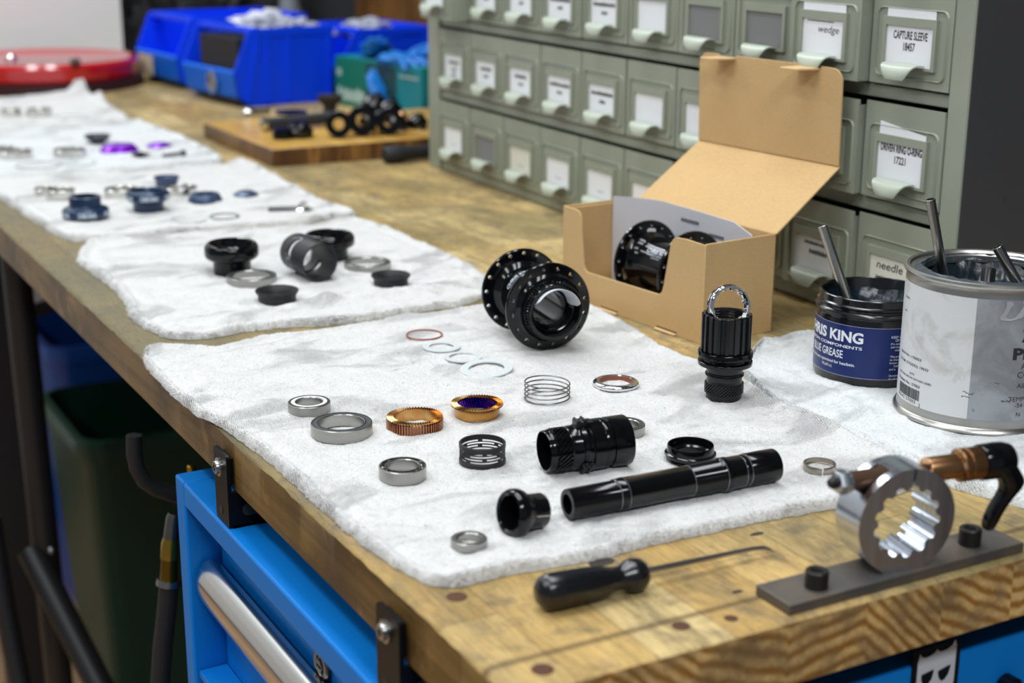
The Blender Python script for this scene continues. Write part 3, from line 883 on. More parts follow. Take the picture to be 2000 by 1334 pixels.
def pull_mesh():
    m = M(); nu, nv = 14, 10; v = []
    for side in (0, 1):
        for j in range(nv+1):
            t = j/nv
            # s-shaped lip: out, then curling down
            for i in range(nu+1):
                u = -1+2*i/nu
                wv = .0195*math.sqrt(max(0, 1-.72*t*t)) if t < 1 else .0095
                y = -.0040-.0135*math.sin(t*PI*.5)*(1-.10*u*u*t)
                z = .0172-.0005*t-.0095*t**2.6+.0012*math.sin(t*PI)
                off = -.0011 if side else 0
                v.append((u*wv, y+(.0004 if side else 0)*t, z+off))
    n1 = nu+1; o = (nv+1)*n1; f = []
    for j in range(nv):
        for i in range(nu):
            a = j*n1+i
            f.append((a, a+1, a+n1+1, a+n1)); f.append((o+a, o+a+n1, o+a+n1+1, o+a+1))
    for j in range(nv):
        for i in (0, nu):
            a = j*n1+i; f.append((a, a+n1, o+a+n1, o+a))
    for i in range(nu):
        a = nv*n1+i; f.append((a, a+1, o+a+1, o+a))
        f.append((i, i+1, o+i+1, o+i))
    return m.add(v, f).mesh('pull', CABL, 50)
PM = pull_mesh()
def cardm(c, tall, tilt=0):
    m = M(); z1 = .0448 if not tall else .0575
    if tall == 2: m.prism([(-.0262, .014), (.0262, .014), (.0262, .0545), (-.025, .0605)], .0018, .0026, 0, Matrix(((1, 0, 0, 0), (0, 0, -1, 0), (0, 1, 0, 0), (0, 0, 0, 1))))
    else: m.box((-.0262, -.0026, .0142), (.0262, -.0019, z1))
    return m.mesh('label_card', c, 0)
CM = {0: cardm(PAPER, 0), 1: cardm(PAPER, 1), 2: cardm(PAPER, 2), 'e': cardm(EMPTYC, 0), 'y': cardm(mat('aged_label_card', (.70, .69, .60), .7), 0)}
cards = {(2, 0): 0, (2, 1): 0, (2, 2): 0, (2, 3): 0, (2, 4): 0, (2, 5): 0, (2, 6): 'e', (2, 7): 'e', (2, 8): 1, (2, 9): 1,
         (1, 0): 0, (1, 1): 0, (1, 2): 0, (1, 3): 0, (1, 4): 0, (1, 5): 0, (1, 6): 0, (1, 7): 0, (1, 8): 0, (1, 9): 2,
         (0, 0): 0, (0, 1): 'e', (0, 2): 'y', (0, 3): 0, (0, 4): 0, (0, 5): 0, (0, 6): 0, (0, 7): 0, (0, 8): 0, (0, 9): 'y'}
openy = {(2, 0): -.024, (2, 8): -.009, (1, 8): -.006, (0, 8): -.004, (2, 3): -.001}
def scribble(m, x0, x1, z, h, seed, mi=0):
    """a line of faint unreadable ticks"""
    rr = random.Random(seed); x = x0
    while x < x1:
        wd = rr.uniform(.0006, .0014); hh = h*rr.uniform(.7, 1)
        m.add([(x, -.00275, z), (x+wd, -.00275, z), (x+wd, -.00275, z+hh), (x, -.00275, z+hh)], [(0, 1, 2, 3)], mi); x += wd+rr.uniform(.0002, .0006)
tf = lambda x, z: (x, -.00275, z)
for r_, (z0, z1) in enumerate(ROWS):
    for c_ in range(10):
        s = C0+PITCH_C*(c_+.5); zz = z0+.0006
        d = bpy.data.objects.new('drawer', DM); link(d, cab); d.location = (s, .0005+openy.get((r_, c_), 0)+random.uniform(-.0006, .0006), zz)
        d.rotation_euler.y = random.uniform(-.003, .003)
        link(bpy.data.objects.new('pull', PM), d)
        link(bpy.data.objects.new('label_card', CM[cards.get((r_, c_), 0)]), d)
        tm = M()
        if (r_, c_) == (2, 9):
            text(tm, 'CAPTURE SLEEVE', tf, w=.037, h=.0058, align='c', bold=.022, x=.0005, y=.0352); text(tm, '18457', tf, w=.0125, h=.0058, align='c', bold=.022, x=.0, y=.0268)
        elif (r_, c_) == (1, 9):
            text(tm, 'DRIVEN RING O-RING', tf, w=.046, h=.0056, align='c', bold=.03, x=.0005, y=.0385); text(tm, '17221', tf, w=.0125, h=.0056, align='c', bold=.02, x=.0, y=.0300)
        elif (r_, c_) == (2, 8):
            text(tm, 'wedge', tf, w=.026, h=.0056, align='c', shear=.25, x=.006, y=.0345); scribble(tm, -.02, .012, .0425, .001, 5)
        elif (r_, c_) == (0, 9):
            text(tm, 'needle', tf, w=.030, h=.0064, align='c', shear=.15, bold=.008, x=-.003, y=.0345); scribble(tm, -.018, .008, .0255, .0035, 8)
        elif (r_, c_) == (0, 8):
            scribble(tm, -.015, .012, .038, .003, 18); scribble(tm, -.008, .014, .0305, .004, 19)
        elif r_ in (1, 2) and c_ <= 4:
            k = r_*10+c_
            scribble(tm, -.021 if c_ > 2 else -.014, .021 if c_ > 2 else .014, .034, .0042, k); scribble(tm, -.005, .006, .026, .0038, k+40)
            if k == 10:
                scribble(tm, -.006, .006, .0195, .0036, 90)
        elif r_ == 0 and c_ in (0, 2, 3, 4): scribble(tm, -.006, .008, .0235, .0012, r_*10+c_, 1)
        if tm.v: tm.build('label_text', [PRINT, EMPTYC], d, 0, weld=False)

# ------------------------------------------------------------------ cardboard box with its open lid
fl, fr, br = Vector((.3684, .5801, 0)), Vector((.3844, .3980, 0)), Vector((.4566, .3970, 0))
bx_ = (fl-fr).normalized()                       # along the long side, away from the camera
bxy = (br-fr); BD = bxy.length; BL = (fl-fr).length; BH = .0785; th = .0016
BQ = Matrix((bx_, -Vector((0, 0, 1)).cross(-bx_).normalized(), Vector((0, 0, 1)))).transposed()
yv = Vector((0, 0, 1)).cross(bx_); yv = -yv if yv.dot(bxy) < 0 else yv
# local frame: x along the length, y towards the cabinet (right-handed after mirroring x)
LX = -bx_
BQ = Matrix((LX, yv if LX.cross(yv).z > 0 else -yv, Vector((0, 0, 1)))).transposed().to_quaternion()
box = thing('cardboard_box', 'open kraft cardboard box with scooped front, holding a black hub', 'box', fl, BQ)
# x: 0 (far end) .. BL (near end), y: 0 front .. BD back
XZ = lambda y: Matrix(((1, 0, 0, 0), (0, 0, 1, y), (0, 1, 0, 0), (0, 0, 0, 1)))
def scoop():
    # outline of the front panel with its deep scoop
    return [(0, 0), (BL, 0), (BL, BH-.001)]+[(BL-.0225, BH)]+arcpts(BL-.0235-.0085, BH-.0100, .0095, 80, 165, 6) + \
        [(BL-.0480, .0375)]+arcpts(BL-.0480-.0075, .0350, .0065, -5, -85, 6)+arcpts(.0370, .0345, .0070, -95, -170, 6)+[(.0265, .062)]+arcpts(.0180, BH-.0085, .0080, 10, 85, 5)+[(0, BH)]
fp = M(); fp.prism(scoop(), 0, th, 0, XZ(0)); fp.build('front_panel', CARD, box, 30, .0003, 1)
def slab(name, a, b, mm=CARD): return M().box(a, b).build(name, mm, box, 30, .0004, 1)
slab('end_panel', (BL-th, 0.0004, 0), (BL, BD, BH)); slab('end_panel', (0, 0.0004, 0), (th, BD, BH))
slab('back_panel', (0, BD-th, 0), (BL, BD, BH))
slab('bottom_panel', (th, th, 0), (BL-th, BD-th, th))
slab('end_flap', (BL-2.1*th, .003, .004), (BL-1.1*th, BD-.003, BH-.002)); slab('end_flap', (1.1*th, .003, .004), (2.1*th, BD-.003, BH-.002))
for (a, b) in ((.055, .078), (.128, .153)):
    m = M(); m.box((a, -.0035, .0003), (b, .002, .0018)); m.build('locking_tab', CARDL, box, 30, .0005, 1)
    M().box((a, -.0001, .0018), (b, .0, .0030)).build('tab_slot', CABD, box)
# lid: hinged on the back panel, leaning back to the cabinet, with the tuck flap standing up
LL, LZ = .0652, .0468
hx0 = .010
lid = M()
y0 = BD-.0006; z0 = BH
lp = [(hx0, y0, z0), (BL, y0, z0), (BL, y0+LL, z0+LZ), (hx0+.004, y0+LL, z0+LZ)]
nrm = (Vector(lp[1])-Vector(lp[0])).cross(Vector(lp[3])-Vector(lp[0])).normalized()
lid.add(lp+[tuple(Vector(q)-nrm*th) for q in lp], [(0, 1, 2, 3), (7, 6, 5, 4), (0, 4, 5, 1), (1, 5, 6, 2), (2, 6, 7, 3), (3, 7, 4, 0)])
lido = lid.build('lid', CARD, box, 30, .0004, 1)
fy, fz = y0+LL, z0+LZ
FHT = .0765
def flap_outline():
    x0, x1 = hx0+.004, BL
    t = FHT
    o = [(x0, 0), (x1, 0), (x1, t-.011)]+arcpts(x1-.0105, t-.0110, .0105, 5, 88, 6)
    o += [(x1-.024, t), (x1-.024, t-.002), (x1-.048, t-.002), (x1-.048, t), (x0+.047, t), (x0+.047, t-.002), (x0+.0245, t-.002), (x0+.0245, t)]
    o += arcpts(x0+.0105, t-.0105, .0105, 92, 175, 6)
    return o
fm = M(); fm.prism(flap_outline(), 0, th, 0, Matrix(((1, 0, 0, 0), (0, -.03, 1, fy-th), (0, 1, 0, fz), (0, 0, 0, 1))))
flp = fm.build('tuck_flap', CARD, lido, 30, .0003, 1)
for (a, b) in ((hx0+.0285, hx0+.051), (BL-.048, BL-.024)):
    tz = fz+FHT-.002; ty = fy-.0022-th
    pr = [(a, ty+.002), (b, ty+.002), (b-.001, ty-.010), (b-.006, ty-.0215), (a+.003, ty-.0215), (a-.0015, ty-.0195)]
    m = M(); m.prism(pr, tz-.0012, tz+.0004); m.build('flap_ear', CARDL, lido, 30, .0003, 1)

# folded sheet of instructions standing in the box behind the hub
pl = thing('instruction_booklet', 'shiny white folded instruction sheet standing in the cardboard box behind the hub', 'booklet', fl, BQ)
m = M()
cols_ = [(.004, .0500, .0820), (.018, .0570, .0826), (.033, .0630, .0832), (.050, .0668, .0834), (.095, .0672, .0822), (.139, .0672, .0805), (.160, .0672, .0735)]
v = []; n = len(cols_)
for dy in (0, .0013):
    for zt in (0, 1):
        for (x, y, z) in cols_: v.append((x, y+dy, z if zt else .006))
f = []
for i in range(n-1):
    f += [(i, i+1, n+i+1, n+i), (2*n+i, 3*n+i, 3*n+i+1, 2*n+i+1), (n+i, n+i+1, 3*n+i+1, 3*n+i), (i, 2*n+i, 2*n+i+1, i+1)]
f += [(0, n, 3*n, 2*n), (n-1, 2*n+n-1, 3*n+n-1, n+n-1)]
m.add(v, f)
m.build('sheet', mat('coated_paper', (.60, .60, .64), .22, 0, .5), pl, 30)
m = M()
for (a, z, ww) in ((.075, .071, .022), (.11, .064, .018), (.088, .060, .020)):
    m.box((a, .0667, z), (a+ww, .0671, z+.0026))
m.build('printing', mat('grey_print', (.14, .14, .16), .4), pl, 0)

# ------------------------------------------------------------------ hubs
def wrap_text(m, lines, r_of, zc, ang, mi=0, along=1, dr=.00015):
    """text wrapped on a body of revolution: reads along the axis"""
    for (body, h, w, offx, offy, bold) in lines:
        def fn(x, y):
            z = zc+x; a = -y/r_of(z)
            if along < 0: z = zc-y; a = -x/r_of(z)
            r = r_of(z)+dr
            return (r*math.cos(a), r*math.sin(a), z)
        text(m, body, fn, w=w, h=h, align='c', bold=bold, x=offx, y=offy, mi=mi)
LOGOM = mat('laser_etched_logo', (.55, .60, .68), .4)
def hub_shell(name, label, loc, axis, spin, windows=False, group=None):
    q = qdir(axis, spin)
    t = thing(name, label, 'bicycle hub', loc, q)
    # z along the axis, from far flange (0) to near flange (.054)
    # barrel
    bar = [(.0205, -.010), (.0215, -.0075), (.0222, -.003), (.0236, .0), (.0238, .0030), (.0212, .0052), (.0196, .0085), (.0188, .0130), (.0185, .019), (.0184, .027), (.0185, .035), (.0189, .0415), (.0198, .0455), (.0214, .0490), (.0245, .0515),
           (.0268, .0558), (.0250, .0572), (.0238, .0590), (.0230, .0612), (.0226, .0640), (.0214, .0646), (.0213, .0705), (.0207, .0712), (.0190, .0712), (.0180, .0698), (.0164, .0650), (.0156, .0645), (.0152, .057), (.0136, .055), (.0136, .012), (.0165, .010), (.0172, -.008), (.0180, -.010)]
    bo = M().lathe(bar, 96).build('hub_barrel', BLACKG, t)
    m = M()
    ns = 64
    m.lathe([(.0212, .0648), (.0226, .0651), (.0226, .0686), (.0212, .0690)], 256, True, lambda r, z, a: ((r-(.0011 if (a*ns/(2*PI)) % 1 < .45 else 0)) if r > .022 else r, z))
    m.build('lock_ring_splines', BLACKG, bo, 25)
    for zf, s, rr in ((.0, -1, .0325), (.0545, 1, .0333)):
        r0_ = .0196 if (windows and s < 0) else .0225
        pr = [(r0_, zf-.0016*s), (.0290, zf-.0018*s), (rr-.0008, zf-.0016*s), (rr, zf-.0008*s), (rr, zf+.0008*s), (rr-.0008, zf+.0016*s), (.0285, zf+.0018*s), (.0255, zf+.0019*s), (r0_, zf+.0020*s)]
        fo = M().lathe(pr, 96).build('flange', BLACKG, t)
        cm = M()
        for k in range(16):
            a = 2*PI*(k+.5*(s < 0))/16
            cm.cyl(.00155, zf-.02, zf+.02, 12, mx=Matrix.Translation((.0292*math.cos(a), .0292*math.sin(a), 0)))
        if windows and s < 0:
            for k in range(6):
                a = 2*PI*k/6
                cm.prism(rrect(.0052, .0120, .0024, 5), zf-.02, zf+.02, 0, Matrix.Rotation(a, 4, 'Z') @ Matrix.Translation((.0236, 0, 0)))
        cut(fo, cm)
    lg = M()
    def rof(z):
        for (r1, z1), (r2, z2) in zip(bar[:14], bar[1:15]):
            if z1 <= z <= z2: return r1+(r2-r1)*(z-z1)/(z2-z1)
        return .0186
    wrap_text(lg, [('CHRIS KING', .0036, .026, 0, 0, .03), ('PRECISION COMPONENTS', .0011, .022, 0, -.0024, .0), ('PORTLAND', .0010, .010, 0, -.0044, 0)], rof, .030 if windows else .0185, 0, along=1 if windows else -1)
    lg.build('logo', LOGOM, bo, 0)
    return t, bo
ha = Vector((.0059, -.054, 0)).normalized()
zf_ = .0045
hn = P(1070, 599, .0045+.0328)
hdir = Vector((math.sin(R(8.3)), math.cos(R(8.3)), 0)); hb = hn+hdir*.0545
hub, hbar = hub_shell('rear_hub_shell', 'glossy black spoked hub shell lying on the near towel with white paper in its bore', (hb.x, hb.y, .0045+.0328), -hdir, 0)
# find the spin so that the logo looks up towards the camera
def spin_for(obj, want):
    q = obj.rotation_quaternion; l = q.inverted() @ Vector(want)
    return math.atan2(l.y, l.x)
a_ = spin_for(hub, (-.52, 0, .85))
hub.rotation_quaternion = hub.rotation_quaternion @ Quaternion((0, 0, 1), a_)
up_ = spin_for(hub, (0, 0, 1))
pm = M()
seg = 28; A0, A1 = up_-R(80), up_+R(66); v = []
for side in (0, 1):
    for i in range(seg+1):
        t_ = i/seg; a = A0+(A1-A0)*t_; e = abs(t_-.5)*2
        lip = .0060*(1-max(0, (e-.80)/.20)**2)
        r1 = .0160 if side == 0 else .0157
        for z in (.052, .0640, .0702, .0702+lip):
            rr_ = r1-.0008+(.0022 if z > .070 else 0)+(.0008 if z > .0703 else 0); v.append((rr_*math.cos(a), rr_*math.sin(a), z))
f = []; n4 = 4; o_ = (seg+1)*4
for i in range(seg):
    for k in range(3):
        a = i*4+k; f += [(a, a+1, a+5, a+4), (o_+a, o_+a+4, o_+a+5, o_+a+1)]
    a = i*4+3; f.append((a, a+4, o_+a+4, o_+a))
pm.add(v, f); 
pt = thing('paper_liner', 'curled white paper strip tucked in the bore of the black hub shell', 'paper', hub.location-Vector((0, 0, T)), hub.rotation_quaternion)
pm.build('strip', mat('glossy_white_paper', (.80, .84, .88), .35), pt, 60)

# second hub inside the cardboard box, lying along its length
q0 = BQ @ Vector((.068, .0366, .0016+.0042+.0339))
hub2, hb2 = hub_shell('boxed_hub_shell', 'glossy black hub shell with oval flange windows lying inside the cardboard box', fl+q0, BQ @ Vector((1, 0, 0)), 0, True)
a_ = spin_for(hub2, (-.70, -.25, .62)); hub2.rotation_quaternion = hub2.rotation_quaternion @ Quaternion((0, 0, 1), a_); hub2.scale = (1.035, 1.035, 1.035)
slab('support_insert', (.03, .004, .0018), (BL-.03, BD-.004, .0056))
M().prism([(.082, .0056), (.098, .0056), (.0975, .012), (.0905, .0135), (.083, .0105)], .006, .0075, 0, XZ(0)).build('insert_tab', CARDL, box, 30)

# ------------------------------------------------------------------ parts laid out on the towels
def seat(px, py, h, hf):
    """centre on the towel of a thing whose top face centre is seen at (px,py), h above the towel"""
    p = P(px, py, .004+h)
    z = hf(p.x, p.y) if hf else 0
    p = P(px, py, z+h)
    return Vector((p.x, p.y, z-.0003))
def rolled(pr, e=.0004):
    return pr
def bearing(label, px, py, ro, ri, h, hf, seal=(.2, .2, .2), kind='seal', tilt=0, name='bearing', group=None):
    c = seat(px, py, h, hf)
    t = thing(name, label, 'ball bearing', c, Quaternion((1, 0, 0), tilt) if tilt else qz(random.random()*6), group)
    b = .0004; w = ro-ri
    o1 = ro-w*.22; i1 = ri+w*(.22 if kind != 'white' else .10)
    far = py < 400
    M().lathe([(ro-b, 0), (ro, b), (ro, h-b), (ro-b, h), (o1, h), (o1, h-.0006), (o1, .0006), (o1, 0)], 72).build('outer_race', SHINYR if far else STEEL, t)
    M().lathe([(i1, 0), (i1, h), (ri+b, h), (ri, h-b), (ri, b), (ri+b, 0)], 72).build('inner_race', SHINYR if far else STEELR, t)
    sm = {'seal': mat('grey_rubber_seal', (.055, .06, .065), .5, 0, .3), 'white': mat('white_nylon_seal', (.72, .73, .75), .35), 'open': mat('bearing_cavity', (.03, .03, .032), .4)}[kind]
    d = .0003 if kind != 'open' else .0022
    if kind == 'white':
        M().lathe([(o1-.0009, h-.0008), (o1+.0001, h-.0008), (o1+.0001, h+.0001), (o1-.0009, h+.0001)], 72).build('seal_lip', BLACKM, t); d = -.0001
    M().lathe([(o1, .0006), (o1, h-d), ((o1+i1)/2+.0003, h-d-.0002), (i1, h-d), (i1, .0006)], 72).build('seal', sm, t)
    if kind == 'open':
        m = M(); rb = (o1+i1)/2; nb = 14
        for k in range(nb): m.sphere((rb*math.cos(2*PI*k/nb), rb*math.sin(2*PI*k/nb), h-.0024), (o1-i1)*.46, 14)
        m.build('balls', STEELR, t)
    return t
bearing('smaller steel ball bearing with a white seal, left end of the near towel', 603.6, 783, .0138, .0088, .0068, hA, kind='white')
bearing('large steel ball bearing with a dark seal, beside the smaller white-sealed bearing', 667, 823, .0192, .0142, .0080, hA, kind='seal')
bearing('open steel ball bearing with visible balls, near the left front of the towel', 786, 907, .0137, .0094, .0078, hA, kind='open')
bearing('steel ball bearing half hidden behind the black pawl body', 1219, 826, .0132, .0092, .0070, hA, kind='seal')

def toothed_ring(name, label, px, py, hf, ro, ri, h, kind):
    zt_ = h-.0010
    c = seat(px, py, h, hf); t = thing(name, label, 'toothed ring', c, qz(.3))
    if kind == 'spline':
        N = 60
        def rf(r, z, a):
            ph = (a*N/(2*PI)) % 1
            if r > ro-.0006 and ph < .5: r -= .0009
            return r, z
        body = M().lathe([(ri, 0), (ro, 0), (ro, zt_-.0008), (ro-.0004, zt_), (ri, zt_)], 480, True, rf)
        body.build('splined_body', COPPERR, t, 20)
        R1, R0 = ro-.0003, ri
    else:
        body = M().lathe([(ri+.0006, 0), (ri+.0018, 0), (ri+.0020, h*.30), (ri+.0021, h*.55), (ro-.0010, zt_-.0012), (ro, zt_-.0006), (ro-.0002, zt_), (ri, zt_)], 144)
        body.build('body', mat('gold_nitride_plain', (.52, .27, .08), .25, 1), t)
        R1, R0 = ro-.0003, ri
    # axial ratchet teeth: ramps on the top face
    N2 = 58; v = []; f = []
    zb = zt_
    for k in range(N2):
        a0, a1 = 2*PI*k/N2, 2*PI*(k+1)/N2; sw = -.10
        o = len(v)
        for (r, s_) in ((R0, 0), (R1, sw)):
            for (a, z) in ((a0, zb), (a0, h), (a1, zb)):
                v.append((r*math.cos(a+s_), r*math.sin(a+s_), z))
        f += [(o, o+3, o+4, o+1), (o+1, o+4, o+5, o+2), (o, o+1, o+2), (o+3, o+5, o+4)]
    M().add(v, f).build('ratchet_teeth', COPPER, t, 10, weld=False)
    if kind != 'spline':
        N3 = 44; v = []; f = []
        for k in range(N3*2):
            a = PI*k/N3; r = ri if k % 2 == 0 else ri-.0012
            v += [(r*math.cos(a+.10), r*math.sin(a+.10), h-.0012), (r*math.cos(a-.10), r*math.sin(a-.10), .0006)]
        n = N3*4
        f = [(2*k, 2*k+1, (2*k+3) % n, (2*k+2) % n) for k in range(N3*2)]
        M().add(v, f).build('helical_bore', IRIS, t, 10)
    else:
        M().lathe([(ri+.0002, 0), (ri-.0001, .0003), (ri-.0001, zb+.0002), (ri+.0002, zb+.0003)], 96).build('bore', COPPER, t)
    return t
toothed_ring('drive_ring', 'copper coloured toothed drive ring with splined outside, left of the violet one', 810, 810, hA, .0181, .0136, .0086, 'spline')
toothed_ring('driven_ring', 'gold toothed ring with a blue-violet helical bore on the near towel', 931.5, 784, hA, .0171, .0127, .0088, 'helix')

# slotted black sleeve
c = seat(942, 862, .0128, hA)
t = thing('bearing_cage', 'black slotted cylindrical sleeve standing on the near towel', 'sleeve', c, qz(.4))
so = M().lathe([(.0129, 0), (.0137, 0), (.0139, .0003), (.0139, .0026), (.0136, .0030), (.0136, .0095), (.0139, .0099), (.0139, .0125), (.0136, .0128), (.0128, .0128)], 120).build('slotted_wall', BLACKM, t)
cm = M()
for row, (za, off) in enumerate(((.0034, 0), (.0052, .5), (.0070, 0), (.0086, .5))):
    for k in range(4):
        a0 = 2*PI*(k+off)/4+.10; a1 = a0+2*PI/4-.20
        cm.lathe([(.0115, za), (.0150, za), (.0150, za+.0011), (.0115, za+.0011)], 16, True, None, 0, None, a0, a1)
cut(so, cm)

# copper o-ring, translucent washers
def flat_ring(name, label, cat, px, py, ro, ri, h, m_, hf, tilt=None, zoff=0, seg=72):
    c = seat(px, py, h, hf); c.z += zoff
    o = M().lathe([(ri, 0), (ro, 0), (ro, h), (ri, h)], seg).build(name, m_, None, 35, loc=c)
    if tilt: o.rotation_euler = tilt
    return tag(o, label, cat)
c = seat(829, 652.7, .001, hA); m = M()
m.tube([((.0137)*math.cos(2*PI*k/64)*(1+.02*math.sin(4*PI*k/64)), .0137*math.sin(2*PI*k/64), .0009) for k in range(64)], .00065, 8, closed=True)
tag(m.build('o_ring', mat('copper_red_rubber', (.30, .085, .06), .45), loc=c), 'thin copper-red o-ring lying on the near towel left of the hub shell', 'o-ring')
flat_ring('nylon_washer', 'small translucent white washer nearest the red o-ring', 'washer', 862, 678, .0140, .0092, .0007, TRANSL, hA, None, .0010)
flat_ring('nylon_washer', 'small translucent white washer between two others', 'washer', 904, 697, .0136, .0100, .0007, TRANSL, hA, None, .0005)
flat_ring('nylon_washer', 'largest translucent white washer, tilted on a fold of the near towel', 'washer', 950, 722, .0188, .0128, .0008, TRANSL, hA, (R(1.5), R(-4), 0), .0016)

# wave spring
c = seat(1069, 744, .0130, hA); t = thing('wire_spring', 'grey flat-wire coil spring standing on the near towel', 'spring', c)
m = M(); n = 330; turns = 4.6
m.tube([(.0150*math.cos(2*PI*turns*k/n), .0150*math.sin(2*PI*turns*k/n), .0006+.0122*max(0, min(1, (k/n*1.12-.06)))) for k in range(n+1)], .00048, 8)
m.build('coil', SPRING, t)
# silver seal ring
c = seat(1203, 741, .0040, hA); t = thing('seal_ring', 'shiny silver ring with a brown rubber lining right of the wire spring', 'ring', c)
M().lathe([(.0120, 0), (.0150, 0), (.0158, .0006), (.0161, .0015), (.0160, .0023), (.0155, .0030), (.0146, .0035), (.0134, .0038), (.0122, .0038), (.0119, .0034)], 96).build('metal_ring', CHROME, t)
M().lathe([(.0108, .0002), (.0119, .0002), (.0119, .0034), (.0113, .0034)], 72).build('rubber_lining', BROWN, t)
# small plain ring front left, split ring right
c = seat(916, 1049, .0047, hA); t = thing('spacer_ring', 'small plain steel spacer ring alone at the front of the near towel', 'ring', c)
M().lathe([(.0064, 0), (.0090, 0), (.0094, .0004), (.0094, .0043), (.0090, .0047), (.0068, .0047), (.0062, .0040)], 72).build('ring_body', STEEL, t)
c = seat(1601, 903, .0044, hA); t = thing('split_ring', 'small thin steel split ring at the right side of the near towel', 'ring', c, qz(R(-118)))
M().lathe([(.0080, 0), (.0094, 0), (.0096, .0003), (.0096, .0041), (.0094, .0044), (.0087, .0044), (.0087, .0018), (.0080, .0015)], 90, True, None, 0, None, R(3), R(357)).build('ring_body', mat('warm_steel', (.42, .38, .33), .3, 1), t)
# threaded end cap
c = seat(1349, 867, .0098, hA); t = thing('end_cap', 'black threaded end cap with a flange lying open side up right of the pawl body', 'end cap', c)
M().lathe([(.0115, .0006), (.0128, 0), (.0140, .0004), (.0143, .0012), (.0138, .0018), (.0143, .0024), (.0150, .0030), (.0154, .0036), (.0154, .0048), (.0147, .0053), (.0140, .0056), (.0139, .0094), (.0137, .0098), (.0131, .0098), (.0129, .0092), (.0127, .0050), (.0112, .0040)], 96).build('cap_body', BLACKG, t)
M().lathe([(.0116, .0008), (.0116, .0040), (.0100, .0046), (.0092, .0044), (.0090, .0008)], 72).build('inner_seat', BLACKG, t)

# upright driver body with the silver lockring resting on it
fz_ = hA(.3174, .2804); c0 = P(1413, 776, fz_)
dr = thing('freehub_driver', 'black splined freehub driver body standing upright on the near towel', 'hub part', (c0.x, c0.y, fz_-.0004))
body = [(.0105, 0), (.0117, 0), (.0121, .0008), (.0121, .0040), (.0117, .0046), (.0117, .0050)]
M().lathe([(.0105, 0), (.0117, 0), (.0120, .0006), (.0121, .0046), (.0119, .0050), (.0119, .0128), (.0117, .0134), (.0119, .0164), (.0122, .0168), (.0122, .0186), (.0118, .0190), (.0122, .0194), (.0126, .0240), (.0120, .0248), (.0112, .0248), (.0108, .01), ], 96).build('stem', BLACKS, dr)
N = 34
def helix(r, z, a):
    ph = ((a-(z-.0048)*85)*N/(2*PI)) % 1
    return (r-(.0011 if ph < .42 and r > .0126 else 0), z)
M().lathe([(.0118, .0046)]+[(.0131, .0048+k*.00022) for k in range(31)]+[(.0118, .0116)], 420, True, helix).build('helical_spline', BLACKS, dr, 20)
M().lathe([(.0118, .0166), (.0130, .0168), (.0132, .0174), (.0130, .0180), (.0118, .0182)], 72).build('seal_lip', BLACKG, dr)
M().lathe([(.0118, .0240), (.0160, .0236), (.0181, .0243), (.0183, .0250), (.0182, .0268), (.0176, .0273), (.0158, .0275), (.0156, .0292), (.0176, .0294), (.0184, .0300), (.0185, .0330), (.0180, .0338), (.0166, .0340), (.0150, .0344), (.0130, .034)], 96).build('flange', BLACKG, dr)
NS = 9
cuts_ = [(.02, .55), (.70, .48), (1.36, .42), (1.98, .5), (2.68, .44), (3.32, .52), (3.98, .40), (4.62, .5), (5.30, .44), (5.88, .20)]
def spl(r, z, a):
    if r > .0155:
        q = (a*9/(2*PI)) % 1
        q2 = (a*9/(2*PI)*2) % 1
        if q < .30 or .52 < q < .78: r -= .0014
    return r, z
M().lathe([(.0140, .0338), (.0160, .0340), (.0167, .0346), (.0167, .0584), (.0163, .0590), (.0155, .0592), (.0143, .0592), (.0141, .0586), (.0138, .0575), (.0138, .034)], 360, True, spl).build('splined_shell', BLACKS, dr, 20)
th_ = M(); zt = .0585
th_.lathe([(.0141-.0006*(k % 2), .0575-.0009*k) for k in range(14)], 72, False).build('thread', BLACKG, dr)
lr = thing('cassette_lockring', 'shiny silver notched lockring standing on edge in the top of the black driver body', 'lockring', (c0.x+.0006, c0.y-.001, fz_+.0635), qdir((-.22, -.93, .20)))
m = M()
m.lathe([(.0122, -.0034), (.0132, -.0036), (.0142, -.0036), (.0147, -.0028), (.0147, -.0012), (.0140, -.0008), (.0140, .0004), (.0138, .0008), (.0140, .0012), (.0138, .0016), (.0140, .0020), (.0138, .0024), (.0140, .0028), (.0136, .0034), (.0124, .0034), (.0122, .0030)], 120)
m.build('threaded_ring', CHROME, lr, 30)
m = M()
for k in range(12):
    a = 2*PI*k/12
    m.prism([(.0106, -.0011), (.0124, -.0016), (.0124, .0016), (.0106, .0011)], -.0030, .0002, 0, Matrix.Rotation(a, 4, 'Z'))
m.build('notches', CHROME, lr, 30, .0002)

# pawl body lying on its side
z1_ = hA(.1428, .208); za = .0137+z1_
a1 = P(1063, 881, za); ax = Vector((math.cos(R(-8)), math.sin(R(-8)), .012)).normalized()*.0515
LB = ax.length
pb = thing('ratchet_body', 'glossy black ratchet body with helical teeth lying on its side on the near towel', 'hub part', a1, qdir(ax, 2.0))
k_ = LB/.052
pr = [(.0112, .0), (.0118, -.0002), (.0121, .0006), (.0119, .0016), (.0122, .0026), (.0124, .0032), (.0122, .0040), (.0118, .0044), (.0118, .0130), (.0127, .0140), (.0130, .0190), (.0134, .0200), (.0128, .0212), (.0136, .0225), (.0140, .0232), (.0136, .0242), (.0138, .0262),
      (.0150, .0268), (.0151, .0342), (.0148, .0346), (.0150, .0350), (.0150, .0372), (.0142, .0376), (.0142, .0394), (.0151, .0398), (.0152, .0512), (.0149, .052), (.0132, .0520), (.0130, .050), (.0112, .030), (.0110, .002)]
M().lathe([(r, z*k_) for r, z in pr], 120).build('body', BLACKG, pb)
